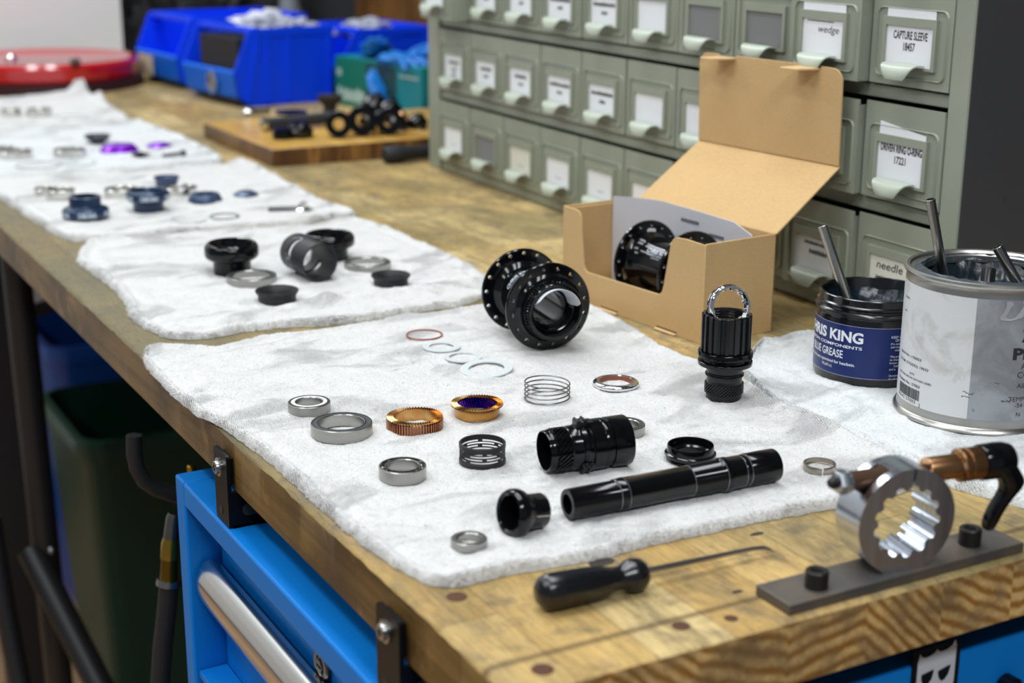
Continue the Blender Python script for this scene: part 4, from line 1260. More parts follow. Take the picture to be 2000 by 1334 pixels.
def helix2(r, z, a):
    ph = ((a+(z)*70)*26/(2*PI)) % 1
    return (r-(.0010 if ph < .45 and r > .0124 else 0), z)
M().lathe([(.0115, .0044)]+[(.0128, (.0048+k*.00028)*k_) for k in range(30)]+[(.0115, .0134*k_)], 400, True, helix2).build('helical_teeth', BLACKG, pb, 20)
def pawl(ang, sc_=1):
    m = M(); mx = Matrix.Rotation(ang, 4, 'Z') @ Matrix.Translation((.0136, 0, .0215*k_))
    XZm = Matrix(((0, 1, 0, 0), (0, 0, 1, 0), (1, 0, 0, 0), (0, 0, 0, 1)))
    out = [(-.0028, -.001), (-.0028, .0026), (-.0018, .0040), (-.0010, .0036), (-.0006, .0026), (.0016, .0026), (.0022, .0042), (.0036, .0036), (.0044, .0020), (.0080, .0018), (.0080, -.001)]
    m.prism([(a*sc_, b*sc_) for a, b in out], -.0035, .0035, 0, mx @ XZm)
    m.build('pawl', BLACKS, pb, 30, .0003)
iq = pb.rotation_quaternion.inverted(); upv = iq @ Vector((-.2, -.35, .9)); ua = math.atan2(upv.y, upv.x)
upv2 = iq @ Vector((0, 0, 1)); ub = math.atan2(upv2.y, upv2.x)
pawl(ub+.05); pawl(ub+2*PI*.37, .8); pawl(ub-2*PI*.37, .8)

# hollow axle
zc = .0088+hA(.18, .144)
b1 = P(1108, 985, zc); b2 = P(1511, 908, zc+.0010); axv = b2-b1; AL = axv.length
ax_t = thing('hub_axle', 'long glossy black hollow axle lying across the front of the near towel', 'axle', b1, qdir(axv, 1))
k_ = AL/.140
pr = [(.0056, 0), (.0080, 0), (.0083, .0004), (.0083, .0300), (.0086, .0306), (.0089, .0312), (.0089, .0345), (.0091, .0350), (.0091, .0372), (.0089, .0376), (.0089, .0792), (.0087, .0796), (.0087, .0800), (.0089, .0804), (.0089, .0998), (.0096, .1010), (.0099, .1020), (.0099, .1056), (.0095, .1070), (.0094, .1150), (.0092, .1156), (.0094, .1160), (.0094, .1186), (.0091, .1192), (.0096, .1200), (.0097, .1390), (.0095, .140), (.0078, .140), (.0076, .12), (.0058, .10)]
M().lathe([(r, z*k_) for r, z in pr], 72).build('axle_tube', BLACKG, ax_t)
gm = mat('bare_alloy_line', (.45, .48, .52), .35, .8)
for z in (.0308, .0361, .0798, .1018, .1153, .1189):
    rr_ = {.0308: .00895, .0361: .00915, .0798: .0090, .1018: .00995, .1153: .00945, .1189: .00945}[z]
    m = M().lathe([(rr_-.0003, z*k_-.00016), (rr_, z*k_-.0001), (rr_, z*k_+.0001), (rr_-.0003, z*k_+.00016)], 72)
    m.build('machined_line', gm, ax_t)

# end cone (flared adapter)
zc = .0122+hA(.09, .15)
e1 = P(994, 1002, zc); ev = Vector((.985, .09, -.16)).normalized()
ec = thing('axle_end_cone', 'glossy black flared axle end cone lying beside the axle', 'hub part', e1, qdir(ev, 0))
M().lathe([(.0092, .0004), (.0104, -.0006), (.0116, -.0002), (.0124, .0012), (.0127, .0032), (.0126, .0052), (.0120, .0070), (.0110, .0084), (.0100, .0094), (.0094, .0104), (.0093, .0116), (.0095, .0200), (.0092, .0206), (.0064, .0206), (.0062, .0130), (.0070, .0100), (.0084, .0040)], 96).build('cone_body', BLACKG, ec)
iq = ec.rotation_quaternion.inverted(); uu = iq @ Vector((-.45, -.85, .12)); ua = math.atan2(uu.y, uu.x)
M().lathe([(.0080, .0118), (.00945, .0118), (.00962, .0200), (.0080, .0200)], 2, True, None, 0, None, ua-.018, ua+.018).build('slit', mat('pale_slit', (.75, .72, .66), .6), ec)

# ------------------------------------------------------------------ second towel
def cup(label, px, py, hf, ro, rb, h, m_, inv=False, logo=None, name='headset_cup', h2=None, cat='cup'):
    c = seat(px, py, h, hf); t = thing(name, label, cat, c, qz(0))
    pr = [(rb-.0030, .0), (rb-.0006, 0), (rb, .0006), (rb, h*.40), (rb+.0006, h*.44), (ro-.0036, h*.485), (ro-.0010, h*.55), (ro, h*.63), (ro, h*.80), (ro-.0008, h*.90), (ro-.0026, h*.975), (ro-.0040, h), (ro-.0052, h*.98), (ro-.0060, h*.90), (rb-.0005, h*.62), (rb-.0025, h*.56)]
    if inv: pr = [(r, h-z) for r, z in pr]
    o = M().lathe(pr, 96).build('cup_body', m_, t)
    if logo:
        zz = h*.715 if not inv else h*.285
        sgn = 1
        m = M()
        n_ = Vector((CAM.x-c.x, CAM.y-c.y, 0)).normalized(); base = math.atan2(n_.y, n_.x)
        for off in (-1.15, .05, 1.25):
            fn = lambda x, y: ((ro+.0002)*math.cos(base+off+x/ro), (ro+.0002)*math.sin(base+off+x/ro), zz+y)
            text(m, 'CHRIS KING', fn, h=.0048, w=.0190, align='c', bold=.03, y=-.0024)
        m.build('logo', logo, t, 0)
    return t
LOGB = mat('pale_blue_logo', (.66, .74, .86), .5)
cup('glossy black cup at the left of the second towel', 451.5, 472, hB, .0243, .0168, .0290, BLACKG)
cup('glossy black cup behind the matte black tube on the second towel', 642, 454, hB, .0240, .0175, .0255, BLACKG)
bearing('steel bearing in front of the left black cup on the second towel', 491, 536, .0218, .0170, .0070, hB, kind='seal')
bearing('steel bearing right of the matte black tube on the second towel', 717.7, 510, .0213, .0168, .0066, hB, kind='seal')
def flanged(label, px, py, hf, ro, h, m_, inv=False, name='dust_cover', cat='cover ring', tilt=None):
    c = seat(px, py, h, hf); t = thing(name, label, cat, c, tilt)
    pr = [(ro*.72, 0), (ro*.86, 0), (ro*.87, .0005), (ro*.87, h*.55), (ro*.97, h*.80), (ro, h*.9), (ro*.99, h), (ro*.94, h), (ro*.84, h*.75), (ro*.76, h*.5)]
    if inv: pr = [(r, h-z) for r, z in pr]
    M().lathe(pr, 72).build('ring_body', m_, t)
    return t
flanged('flat black flanged ring in front of the left bearing on the second towel', 540.6, 565, hB, .0181, .0098, BLACKM)
flanged('flat black flanged ring with a nicked edge at the right of the second towel', 763, 535, hB, .0172, .0092, BLACKM)
zt = .0172+hB(.2, .74)
s1, s2 = P(583, 492, zt), P(625, 513, zt)
sv = s2-s1; sL = .052
tb = thing('sleeve_tube', 'matte black tube with logo window cut-outs lying on the second towel', 'tube', s2-sv.normalized()*sL, qdir(sv))
iq = tb.rotation_quaternion.inverted(); uu = iq @ Vector((-.80, -.45, .55)); ua = math.atan2(uu.y, uu.x)
to = M().lathe([(.0152, 0), (.0166, 0), (.0168, .0004), (.0168, sL-.0004), (.0166, sL), (.0152, sL), (.0149, .02)], 96).build('tube_wall', BLACKM, tb)
cm = M(); mxw = Matrix.Rotation(ua, 4, 'Z') @ Matrix.Translation((.016, 0, .020)) @ Matrix.Rotation(R(90), 4, 'Y')
cm.prism(rrect(.007, .020, .0034, 6, 0, -.001), -.006, .006, 0, mxw)
cm.prism(rrect(.008, .020, .0034, 6, 0, 0), -.006, .006, 0, Matrix.Rotation(ua+R(150), 4, 'Z') @ Matrix.Translation((.016, 0, .020)) @ Matrix.Rotation(R(90), 4, 'Y'))
cut(to, cm)
lm = M()
def wr(x, y, rr=.01692): return (rr*math.cos(ua+y/rr), rr*math.sin(ua+y/rr), .020+x)
for (a_, b_, cx_, cy_) in ((.010, .0225, 0, -.001), (.009, .009, -.001, .0155)):
    o_ = rrect(a_+.0012, b_+.0012, .0048, 6, cx_, cy_); i_ = rrect(a_, b_, .0042, 6, cx_, cy_); n = len(o_)
    lm.add([wr(*p) for p in o_]+[wr(*p) for p in i_], [(k, (k+1) % n, n+(k+1) % n, n+k) for k in range(n)])
lm.build('logo_outline', LOGOM, tb, 0)

# ------------------------------------------------------------------ third towel: dark blue anodised headset
BLUEA = mat('dark_blue_anodised', (.012, .035, .085), .28, .35, .6, .2)
BLUEB = mat('slate_blue_anodised', (.05, .08, .15), .35, .3, .5)
SHINY = mat('polished_race', (.72, .72, .70), .14, 1)
cup('dark blue lettered cup standing crown down at the left of the third towel', 165, 382, hC, .0243, .0165, .0240, BLUEA, True, LOGB)
cup('dark blue lettered cup standing crown up in the middle of the third towel', 288, 370, hC, .0235, .0165, .0230, BLUEA, False, LOGB)
bearing('silver bearing leaning out behind the upside-down dark blue cup', 118, 369, .0160, .0120, .0110, hC, kind='seal', name='bearing')
bearing('thin silver bearing farthest left on the third towel', 92, 366, .0150, .0118, .0075, hC, kind='seal', name='bearing')
bearing('silver bearing between the two dark blue cups', 236, 367, .0190, .0148, .0095, hC, kind='seal', name='bearing')
bearing('silver bearing right behind the upright dark blue cup', 352, 364, .0190, .0148, .0095, hC, kind='seal', name='bearing')
flanged('slate blue ring standing behind the upright dark blue cup', 325, 344, hC, .0150, .0110, BLUEB)
def cone(name, label, px, py, hf, ro, rt, h, m_, cat='cap', hole=.35):
    c = seat(px, py, h, hf); t = thing(name, label, cat, c)
    M().lathe([(ro-.0015, 0), (ro, .0004), (ro, h*.22), (rt+.0010, h*.9), (rt, h), (rt*hole+.0004, h), (rt*hole, h-.0005), (rt*hole, h*.5), (ro-.003, .0006)], 72).build('cap_body', m_, t)
    return t
cone('compression_cap', 'slate blue tapered cap right of the upright dark blue cup', 400, 377, hC, .0190, .0150, .0085, BLUEB, hole=.75)
cone('top_cap', 'small low blue top cap at the right of the third towel', 480, 372, hC, .0148, .0080, .0050, BLUEB)
def oring(label, px, py, hf, r, rt, m_, sx=1):
    c = seat(px, py, rt, hf); m = M()
    m.tube([(r*sx*math.cos(2*PI*k/56), r*math.sin(2*PI*k/56), rt) for k in range(56)], rt, 8, closed=True)
    return tag(m.build('o_ring', m_, loc=c), label, 'o-ring')
oring('clear thin o-ring at the front of the third towel', 369, 428, hC, .0185, .0007, mat('clear_rubber', (.55, .56, .55), .3))
oring('dark green thin o-ring right of the clear one', 438, 422, hC, .0152, .0008, mat('dark_green_rubber', (.03, .10, .06), .5))
c = seat(575, 412, 0, hC); bt = thing('cap_bolt', 'small steel bolt with a star nut at the right of the third towel', 'bolt', c, qz(R(-20)))
m = M(); mx = Matrix.Translation((0, 0, .0035)) @ Matrix.Rotation(R(-90), 4, 'Y')
m.cyl(.0026, -.004, .028, 16, mx=mx); m.cyl(.0044, -.009, -.004, 24, .0006, mx=mx); m.build('bolt', mat('dark_bolt_steel', (.12, .12, .12), .3, 1), bt)
m = M()
for k in range(6):
    m.prism([(.002, -.0022), (.0105, -.0028), (.0110, .0028), (.002, .0022)], .0, .0008, 0, Matrix.Translation((.010, .0, .0055)) @ Matrix.Rotation(k*PI/3, 4, 'Z') @ Matrix.Rotation(R(22), 4, 'Y'))
m.cyl(.0040, -.0005, .0075, 6, mx=Matrix.Translation((.010, 0, .002)))
m.build('star_nut', SHINY, bt)

# ------------------------------------------------------------------ fourth towel: purple parts
PURP = mat('purple_anodised', (.22, .0, .62), .25, .45, .6, .3)
bearing('silver bearing at the left edge of the picture on the fourth towel', 2, 287, .0170, .0125, .0090, hD, kind='seal')
bearing('silver bearing in front of the leftmost one on the fourth towel', 28, 293, .0225, .0165, .0100, hD, kind='seal')
bearing('silver bearing left of the purple cap on the fourth towel', 135, 290, .0208, .0158, .0095, hD, kind='seal')
c = seat(190, 263, .012, hD); t = thing('crown_cone', 'dark grey tapered cone upside down behind the purple cap', 'cone', c)
M().lathe([(.006, 0), (.0080, 0), (.0175, .0090), (.0180, .0120), (.0160, .0120), (.0150, .010), (.006, .002)], 64).build('cone_body', mat('dark_grey_anodised', (.05, .055, .075), .3, .3), t)
c = seat(203, 272, .005, hD); t = thing('lock_nut', 'small bright nut between the dark cone and the purple cap', 'nut', c)
M().lathe([(.003, 0), (.0065, 0), (.0068, .004), (.006, .005), (.003, .005)], 6).build('nut_body', SHINY, t)
cone('purple_cap', 'large vivid purple anodised cap on the fourth towel', 232, 281, hD, .0260, .0190, .0095, PURP, hole=.3)
cone('purple_cap', 'small flat vivid purple disc right of the large purple cap', 310, 279, hD, .0180, .0110, .0040, PURP, hole=.3)
c = seat(275, 303, .002, hD); t = thing('star_nut', 'small dark star nut in front of the small purple disc', 'nut', c)
m = M()
for k in range(6): m.prism([(.002, -.003), (.0120, -.0035), (.0125, .0035), (.002, .003)], .001, .0022, 0, Matrix.Rotation(k*PI/3, 4, 'Z') @ Matrix.Rotation(R(-12), 4, 'Y'))
m.cyl(.004, 0, .006, 12); m.build('nut_body', SCREWB, t)
p1, p2 = P(318, 304, .007), P(362, 298, .008)
t = thing('cap_bolt', 'dark bolt lying at the right of the fourth towel', 'bolt', p1, qdir(p2-p1))
L = (p2-p1).length; m = M(); m.cyl(.0022, 0, L-.006, 12); m.cyl(.0042, L-.006, L, 16, .0006); m.build('bolt', mat('grey_bolt_steel', (.22, .22, .23), .35, 1), t)
oring('thin pale ring at the front left of the fourth towel', 74, 322, hD, .0270, .0007, mat('pale_grey_rubber', (.40, .41, .42), .4))
oring('thin grey-green ring at the front of the fourth towel', 151, 319, hD, .0225, .0009, mat('grey_green_rubber', (.22, .27, .26), .4))
# ------------------------------------------------------------------ farthest towel
bearing('silver bearing at the left of the farthest towel', 20, 213, .0170, .0125, .0105, hE, kind='seal')
bearing('silver bearing at the right of the farthest towel', 76, 212, .0195, .0145, .0105, hE, kind='seal')
oring('thin pale ring at the front of the farthest towel', 92, 238, hE, .0290, .0006, MATS['pale_grey_rubber'])
oring('thin pale ring standing out at the right of the farthest towel', 140, 228, hE, .0240, .0006, MATS['pale_grey_rubber'])

# ------------------------------------------------------------------ grease tub
gz = .0055
tc_ = P(1697, 727, gz); RT = .0392
def face_az(c): return math.atan2(CAM.y-c.y, CAM.x-c.x)
tub = thing('grease_tub', 'open black plastic tub of blue grease with a blue printed label', 'tub', (tc_.x, tc_.y, gz-.0005), qz(face_az(tc_)))
TUBM = mat('black_tub_plastic', (.007, .007, .009), .16, 0, .6)
TR = RT
M().lathe([(0, .001), (TR-.004, .001), (TR-.0035, 0), (TR-.0012, .0008), (TR, .0035), (TR, .0455), (TR-.0007, .0472), (TR-.0005, .0482), (TR+.0006, .0490), (TR+.0008, .0503), (TR-.0002, .0514), (TR-.0012, .0522), (TR-.0012, .0535), (TR-.0002, .0545), (TR-.0002, .0556), (TR-.0014, .0564), (TR-.0016, .0607), (TR-.0022, .0612), (TR-.0034, .0612), (TR-.0040, .0600), (TR-.0044, .004), (0, .004)], 128, False).build('tub_wall', TUBM, tub)
def grease(R_, zc, amp, seed, tilt, side_z):
    m = M(); nr, na = 46, 150; v = [(0, 0, 0)]; 
    def hgt(x, y):
        r = math.hypot(x, y)/R_
        z = zc+tilt*x/R_+amp*noise.fractal(Vector((x*70, y*70, seed)), 1, 2, 3)
        th = x*.8+y*.6
        z += amp*.55*abs(noise.noise(Vector((x*40+y*260, x*30-y*70, seed+4))))
        z += (side_z-zc)*max(0, (r-.72)/.28)**2.2
        return z
    v[0] = (0, 0, hgt(0, 0))
    for i in range(1, nr+1):
        for k in range(na):
            a = 2*PI*k/na; r = R_*i/nr; x, y = r*math.cos(a), r*math.sin(a)
            v.append((x, y, hgt(x, y)))
    f = [(0, 1+k, 1+(k+1) % na) for k in range(na)]
    for i in range(nr-1):
        for k in range(na):
            a = 1+i*na+k; b = 1+i*na+(k+1) % na
            f.append((a, a+na, b+na, b))
    return m.add(v, f)
GREASE = mat('dark_blue_grease', (.002, .009, .018), .26, 0, .45, bump=(160, .35, .0012))
grease(TR-.0042, .0455, .0022, 3, .003, .0565).build('grease', GREASE, tub, 60)
LB = mat('navy_label_print', (.007, .020, .125), .30, 0, .4)
lr_ = TR+.00025
M().lathe([(TR-.0002, .0072), (lr_, .0072), (lr_, .0432), (TR-.0002, .0432)], 96, True, None, 0, None, R(-105), R(105)).build('label', LB, tub)
lm = M()
rim_ = M()
for z in (.0072, .0432):
    rim_.lathe([(lr_+.00003, z-.00012), (lr_+.0001, z), (lr_+.00003, z+.00012)], 96, False, None, 0, None, R(-105), R(105))
rim_.build('label_edge', mat('pale_label_edge', (.45, .48, .6), .5), tub, 0)
def tf_(rr, az0=0):
    return lambda x, y: (rr*math.cos(az0+x/rr), rr*math.sin(az0+x/rr), y)
# the angle grows to the right seen from the camera
TL = tf_(lr_+.00012, 0)
text(lm, 'CHRIS KING', TL, w=.0590, h=.0072, align='r', bold=.035, x=-.0052, y=.0318)
text(lm, 'PRECISION COMPONENTS', TL, w=.0620, h=.0020, align='r', bold=.02, x=-.0056, y=.0272)
text(lm, 'BLUE GREASE', TL, w=.0330, h=.0054, align='r', bold=.012, x=-.0190, y=.0196)
text(lm, 'A premium lubricant optimized for headsets.', TL, w=.0560, h=.0021, align='r', bold=.012, x=-.0098, y=.0150)
text(lm, '200 g (8 fl. oz.)', TL, w=.0100, h=.0018, align='r', bold=.01, x=-.0275, y=.0116)
for k, (s_, h_) in enumerate((('KEEP OUT', .0017), ('OF REACH', .0017), ('If in eyes', .0014), ('and rinse', .0014), ('with water', .0014), ('', 0), ('This product', .0014), ('to chemicals', .0014), ('known in', .0014), ('California', .0014), ('and is', .0014), ('', 0), ('Questions?', .0014), ('or call us', .0014))):
    if s_: text(lm, s_, TL, h=h_, align='l', bold=.01, x=.0135+(.0030 if k in (1, 4, 9) else 0), y=.0365-k*.00225)
lm.build('label_lettering', WPRINT, tub, 0)
def rod(name, label, p0, p1, r, m_, flat=False, tip=None):
    t = thing(name, label, 'tube', p0, qdir(p1-p0)); L = (p1-p0).length
    rf = (lambda rr, z, a: (rr*(1+.06*math.cos(2*a)), z)) if flat else None
    M().lathe([(r-.0008, 0), (r, .0002), (r, L-.0003), (r-.0003, L), (r-.0008, L), (r-.0010, L-.004)], 40, True, rf).build('tube_wall', m_, t)
    M().lathe([(0, L-.0035), (r-.0007, L-.003)], 24, False).build('tube_filling', tip or GREASE, t)
    return t
STICK = brushed('stainless_tube', (.50, .49, .45), .25, 'x', 1, .08)
STICKD = brushed('dark_stainless_tube', (.34, .33, .32), .22, 'x', 1, .08)
YG = mat('yellow_brown_grease', (.16, .10, .01), .3)
q1 = Vector((tc_.x-.012, tc_.y+.010, .045)); q0_ = P(1607, 439, .118)
def on_ray(px, py, ref):
    d = ray(px, py); t = (ref-CAM).dot(fw)/d.dot(fw); return CAM+d*t
qa = on_ray(1652, 578, tc_+Vector((0, 0, .050))); qb = on_ray(1607, 441, tc_+Vector((.004, .010, .1)))
qa2 = qa+(qa-qb)*.06
rod('brush_tube', 'dull steel tube standing slanted in the open grease tub', qa2, qb, .0036, STICK, tip=YG)

# ------------------------------------------------------------------ metal can
cc_ = P(1906, 799, gz); RC = .0530
can = thing('metal_can', 'large dented metal can with a stained white and grey label', 'can', (cc_.x, cc_.y, gz-.0005), qz(face_az(cc_)))
TIN = brushed('tin_plate', (.52, .51, .48), .30, 'z', .5, .12)
RB = RC-.0020
M().lathe([(0, .0015), (RB-.002, .0015), (RB-.0012, 0), (RC, .0006), (RC+.0004, .0018), (RC-.0004, .0034), (RB+.0003, .0044), (RB, .0060), (RB, .0890), (RB-.0006, .0905), (RB-.0002, .0925), (RB+.0012, .0935), (RB+.0018, .0948), (RB+.0014, .0962), (RB, .0968), (RB-.0018, .0962), (RB-.0028, .0945), (RB-.0060, .0938), (RB-.0090, .0945), (RB-.0100, .0955), (RB-.0110, .0945), (RB-.0106, .090), (RB-.0020, .088), (RB-.0020, .003), (0, .003)], 144, False).build('can_wall', TIN, can)
GREASE2 = mat('grey_blue_grease', (.006, .012, .018), .28, 0, .5, bump=(150, .35, .0012))
grease(RB-.0108, .0790, .0030, 9, -.001, .0885).build('grease', GREASE2, can, 60)
sm = M(); sm.lathe([(RB-.0112, .0915), (RB-.0098, .0958), (RB-.0070, .0945), (RB-.0046, .0938)], 144, False, lambda r, z, a: (r+.0016*noise.noise(Vector((a*6, r*300, 1))), z+.0003+.0006*noise.noise(Vector((a*9, 2, r*200)))))
sm.build('grease_smear', mat('grease_film', (.05, .065, .075), .3, .1, bump=(200, .5, .001)), can, 60)
def canlabel():
    g = NT('can_label')
    v = g.coords()
    sp = g.n('SeparateXYZ', Vector=v)
    ang = g.math('ARCTAN2', sp.outputs['Y'], sp.outputs['X'])
    right_ = g.ramp(g.math('ADD', g.math('MULTIPLY', ang, .15915), .5), [(.4810, G3(0)), (.4815, G3(1))], 'CONSTANT')
    n = g.noise(v, 28, 6, .62, .5); n2 = g.noise(v, 75, 5, .7)
    c1 = g.ramp(n, [(.28, (.44, .42, .37)), (.46, (.66, .67, .68))])
    c2 = g.ramp(n, [(.36, (.22, .23, .245)), (.55, (.33, .35, .375))])
    c = g.mix(right_, c1, c2)
    c = g.mix(g.ramp(n2, [(.66, G3(0)), (.80, G3(.5))]), c, (.10, .09, .08))
    g.set(g.b.inputs['Base Color'], c); g.b.inputs['Roughness'].default_value = .32
    g.set(g.b.inputs['Normal'], g.bump(n, .25, .002))
    return g.m
lrc = RB+.00025
M().lathe([(RB-.0002, .0098), (lrc, .0098), (lrc, .0872), (RB-.0002, .0872)], 144, True, None, 0, None, R(-150), R(150)).build('label', canlabel(), can)
lm = M(); CL = tf_(lrc+.00012, 0)
# lines on the white panel
X0 = -.0530
text(lm, 'Batch No.: 176053', CL, w=.0260, h=.0017, bold=.012, x=-.0655, y=.0400)
text(lm, 'D.O.M. (YYDDD): 19033', CL, w=.0325, h=.0017, bold=.012, x=-.0655, y=.0350)
text(lm, 'NOTE:', CL, h=.0013, bold=.01, x=-.0500, y=.0292)
text(lm, 'NOT FOR USE ON OXYGEN LINES.', CL, w=.0360, h=.0013, bold=.012, x=-.0655, y=.0264)
text(lm, 'Product No.: 27003', CL, w=.0265, h=.0018, bold=.014, x=-.0655, y=.0222)
text(lm, '96542 27003', CL, w=.0230, h=.0021, x=-.0650, y=.0112)
text(lm, '2', CL, h=.0024, x=-.0388, y=.0100)
lm.build('label_lettering', PRINT, can, 0); lm = M()
text(lm, 'unopened', CL, h=.0014, bold=.01, x=-.0660, y=.0765)
text(lm, 'steel', CL, h=.0014, bold=.01, x=-.0650, y=.0675)
lm.build('small_print', PRINT, can, 0); lm = M()
rr_ = random.Random(4); x = -.0640
while x < -.0392:
    wd = rr_.choice((.0002, .0003, .0005, .0007))
    lm.add([CL(x, .0138), CL(x+wd, .0138), CL(x+wd, .0206), CL(x, .0206)], [(0, 1, 2, 3)]); x += wd+rr_.choice((.0002, .0003, .0004))
lm.build('barcode', PRINT, can, 0); lm = M()
# big lines on the grey panel that run out of the picture
text(lm, 'Z', CL, w=.0060, h=.0076, bold=.05, x=.0238, y=.0612)
text(lm, 'PE', CL, w=.0130, h=.0068, bold=.05, x=.0192, y=.0500)
text(lm, 'AN', CL, h=.0040, bold=.0, x=.0250, y=.0434)
text(lm, 'CO', CL, h=.0040, bold=.0, x=.0232, y=.0378)
text(lm, 'AIR', CL, h=.0032, bold=.0, x=.0235, y=.0312)
text(lm, 'TEMPE', CL, w=.0125, h=.0030, bold=.0, x=.0190, y=.0226)
text(lm, '-54', CL, h=.0028, bold=.0, x=.0235, y=.0186)
text(lm, 'N', CL, h=.0028, bold=.0, x=.0250, y=.0126)
lm.build('label_lettering', PRINT, can, 0); lm = M()
# pen scrawl and scuffs
def scrawl(m, x0, y0, w, h, n, seed):
    r2 = random.Random(seed); pts = [(x0+w*k/n+r2.uniform(-.3, .3)*w/n, y0+r2.uniform(-h, h)) for k in range(n+1)]
    for (a, b), (c, d) in zip(pts, pts[1:]):
        nx, ny = -(d-b), (c-a); l = math.hypot(nx, ny)+1e-9; nx, ny = nx/l*.00016, ny/l*.00016
        m.add([CL(a-nx, b-ny), CL(a+nx, b+ny), CL(c+nx, d+ny), CL(c-nx, d-ny)], [(0, 1, 2, 3)])
scrawl(lm, .0145, .0230, .0070, .0009, 16, 3); lm.build('pen_scrawl', PRINT, can, 0); lm = M()
scrawl(lm, -.0090, .0265, .0070, .0012, 9, 5); scrawl(lm, -.0095, .0240, .0050, .0009, 9, 6); scrawl(lm, -.0020, .0160, .0012, .0010, 5, 8); scrawl(lm, .0095, .0345, .0030, .0006, 4, 9)
lm.build('scuff_marks', PRINT, can, 0)
# torn shiny patch near the top of the grey panel
pm = M(); o_ = [(.0062, .0865), (.0150, .0868), (.0260, .0866), (.0262, .0790), (.0215, .0752), (.0150, .0738), (.0085, .0752), (.0075, .079), (.0110, .0835)]
o_ = [(.0120, .0866), (.0265, .0866), (.0265, .0795), (.0225, .0765), (.0155, .0745), (.0095, .0748), (.0090, .0765), (.0115, .0810), (.0125, .0840)]
pm.add([tf_(lrc+.0004, 0)(*p) for p in o_], [tuple(range(len(o_)))]); pm.build('peeled_tape', mat('silvery_tape', (.50, .52, .54), .22, .3), can, 0)
ra = on_ray(1843, 540, cc_+Vector((-.010, .015, .086))); rb_ = on_ray(1817, 389, cc_+Vector((-.008, .014, .145)))
rod('brush_tube', 'dark steel tube standing in the can near its back left', ra+(ra-rb_)*.05, rb_, .0031, STICKD)
ra = on_ray(2013, 600, cc_+Vector((.004, -.026, .078))); rb_ = on_ray(1948, 482, cc_+Vector((.002, -.020, .11)))
rod('brush_tube', 'steel tube leaning on the right edge of the can, cut off by the picture', ra, rb_, .0034, STICKD)
sp_ = on_ray(1928, 560, cc_+Vector((0, 0, .082))); sp2 = on_ray(1932, 525, cc_+Vector((0, .005, .092)))
rod('tube_stub', 'short dark rod end sunk in the grease inside the can', sp_, sp2, .0045, mat('greasy_steel', (.06, .06, .06), .3, .8))

# ------------------------------------------------------------------ clamp tool on its steel bar
tool = thing('clamp_fixture', 'splined aluminium clamp ring with a cam lever bolted on a dark steel bar', 'tool', (.228, .018, 0))
TZ = .0056
def tpart(name, m, mats, parent=None, ang=35, bev=0, seg=2):
    rebase(m, (.228, .018, 0)); return m.build(name, mats, parent or tool, ang, bev, seg)
bar = M(); bar.box((.1508, .0042, .0002), (.3045, .0300, TZ)); tpart('base_bar', bar, BARSTEEL, bev=.0004)
def capscrew(px, py):
    p = P(px, py, TZ); m = M(); mx = Matrix.Translation((p.x, p.y, TZ-.0002))
    m.lathe([(0.0001, 0), (.0055, 0), (.0058, .0004), (.0058, .0086), (.0053, .0092), (.0036, .0092), (.0033, .0088)], 48, False, None, 0, mx)
    hx = [(.0033*math.cos(PI*k/3), .0033*math.sin(PI*k/3)) for k in range(6)]
    m.add([(a, b, .0089) for a, b in hx]+[(a, b, .004) for a, b in hx], [(k, (k+1) % 6, 6+(k+1) % 6, 6+k) for k in range(6)]+[tuple(range(6, 12))], 1, mx)
    m.lathe([(.0032, .0088), (.0036, .0092)], 48, False, None, 0, mx)
    tpart('cap_screw', m, [SCREWB, CABD])
capscrew(1594, 1146); capscrew(1893, 1062)
ang = R(9)
rc = Vector((.2262, .0180, TZ+.0262))
# ring frame: local X = across (roughly +x), local Y = up, local Z = towards the camera
ex = Vector((math.cos(ang), -math.sin(ang), 0)); ez = Vector((-math.sin(ang), -math.cos(ang), 0)); ey = Vector((0, 0, 1))
RMX = Matrix((ex, ey, ez)).transposed().to_4x4(); RMX.translation = rc
RO, RI, TK = .0275, .0168, .0105
def ring_outline():
    pts = []
    n = 120
    a_lo = math.degrees(math.asin((.0262)/RO))
    for k in range(n+1):
        a = R(-90+34+ (360-68)*k/n)
        pts.append((RO*math.cos(a), max(-.0262, RO*math.sin(a))))
    pts.append((-.0110, -.0262)); pts.append((.0110, -.0262))
    return pts
def inner():
    pts = []; n = 13
    for k in range(n):
        for (f0, rr) in ((0, .0178), (.14, .0188), (.28, .0190), (.42, .0188), (.54, .0178), (.62, .0166), (.80, .0164), (.94, .0166)):
            a = 2*PI*(k+f0)/n+.3; pts.append((rr*math.cos(a), rr*math.sin(a)))
    return pts
ro_, ri_ = ring_outline(), inner()
m = M(); m.prism(ro_, -TK, TK, 0, RMX)
rebase(m, (.228, .018, 0)); ringo = m.build('clamp_ring', ALU, tool, 30)
cm = M(); cm.prism(ri_, -TK-.002, TK+.002, 0, RMX)
cm3 = M(); cm3.box((-.0006, .010, -TK-.002), (.0006, .03, TK+.002), 0, RMX @ Matrix.Rotation(R(-6), 4, 'Z'))
bz = .0214   # pinch bolt height over the ring centre
cm2 = M(); cm2.prism([(-.0300, bz-.0062), (-.0105, bz-.0062), (-.0078, bz-.003), (-.0078, bz+.02), (-.0300, bz+.02)], -.0058, .0058, 0, RMX)
for q_ in (cm, cm3, cm2):
    rebase(q_, (.228, .018, 0)); cut(ringo, q_)
bv = ringo.modifiers.new('bevel', 'BEVEL'); bv.width = .0006; bv.segments = 2; bv.limit_method = 'ANGLE'; bv.angle_limit = R(60)
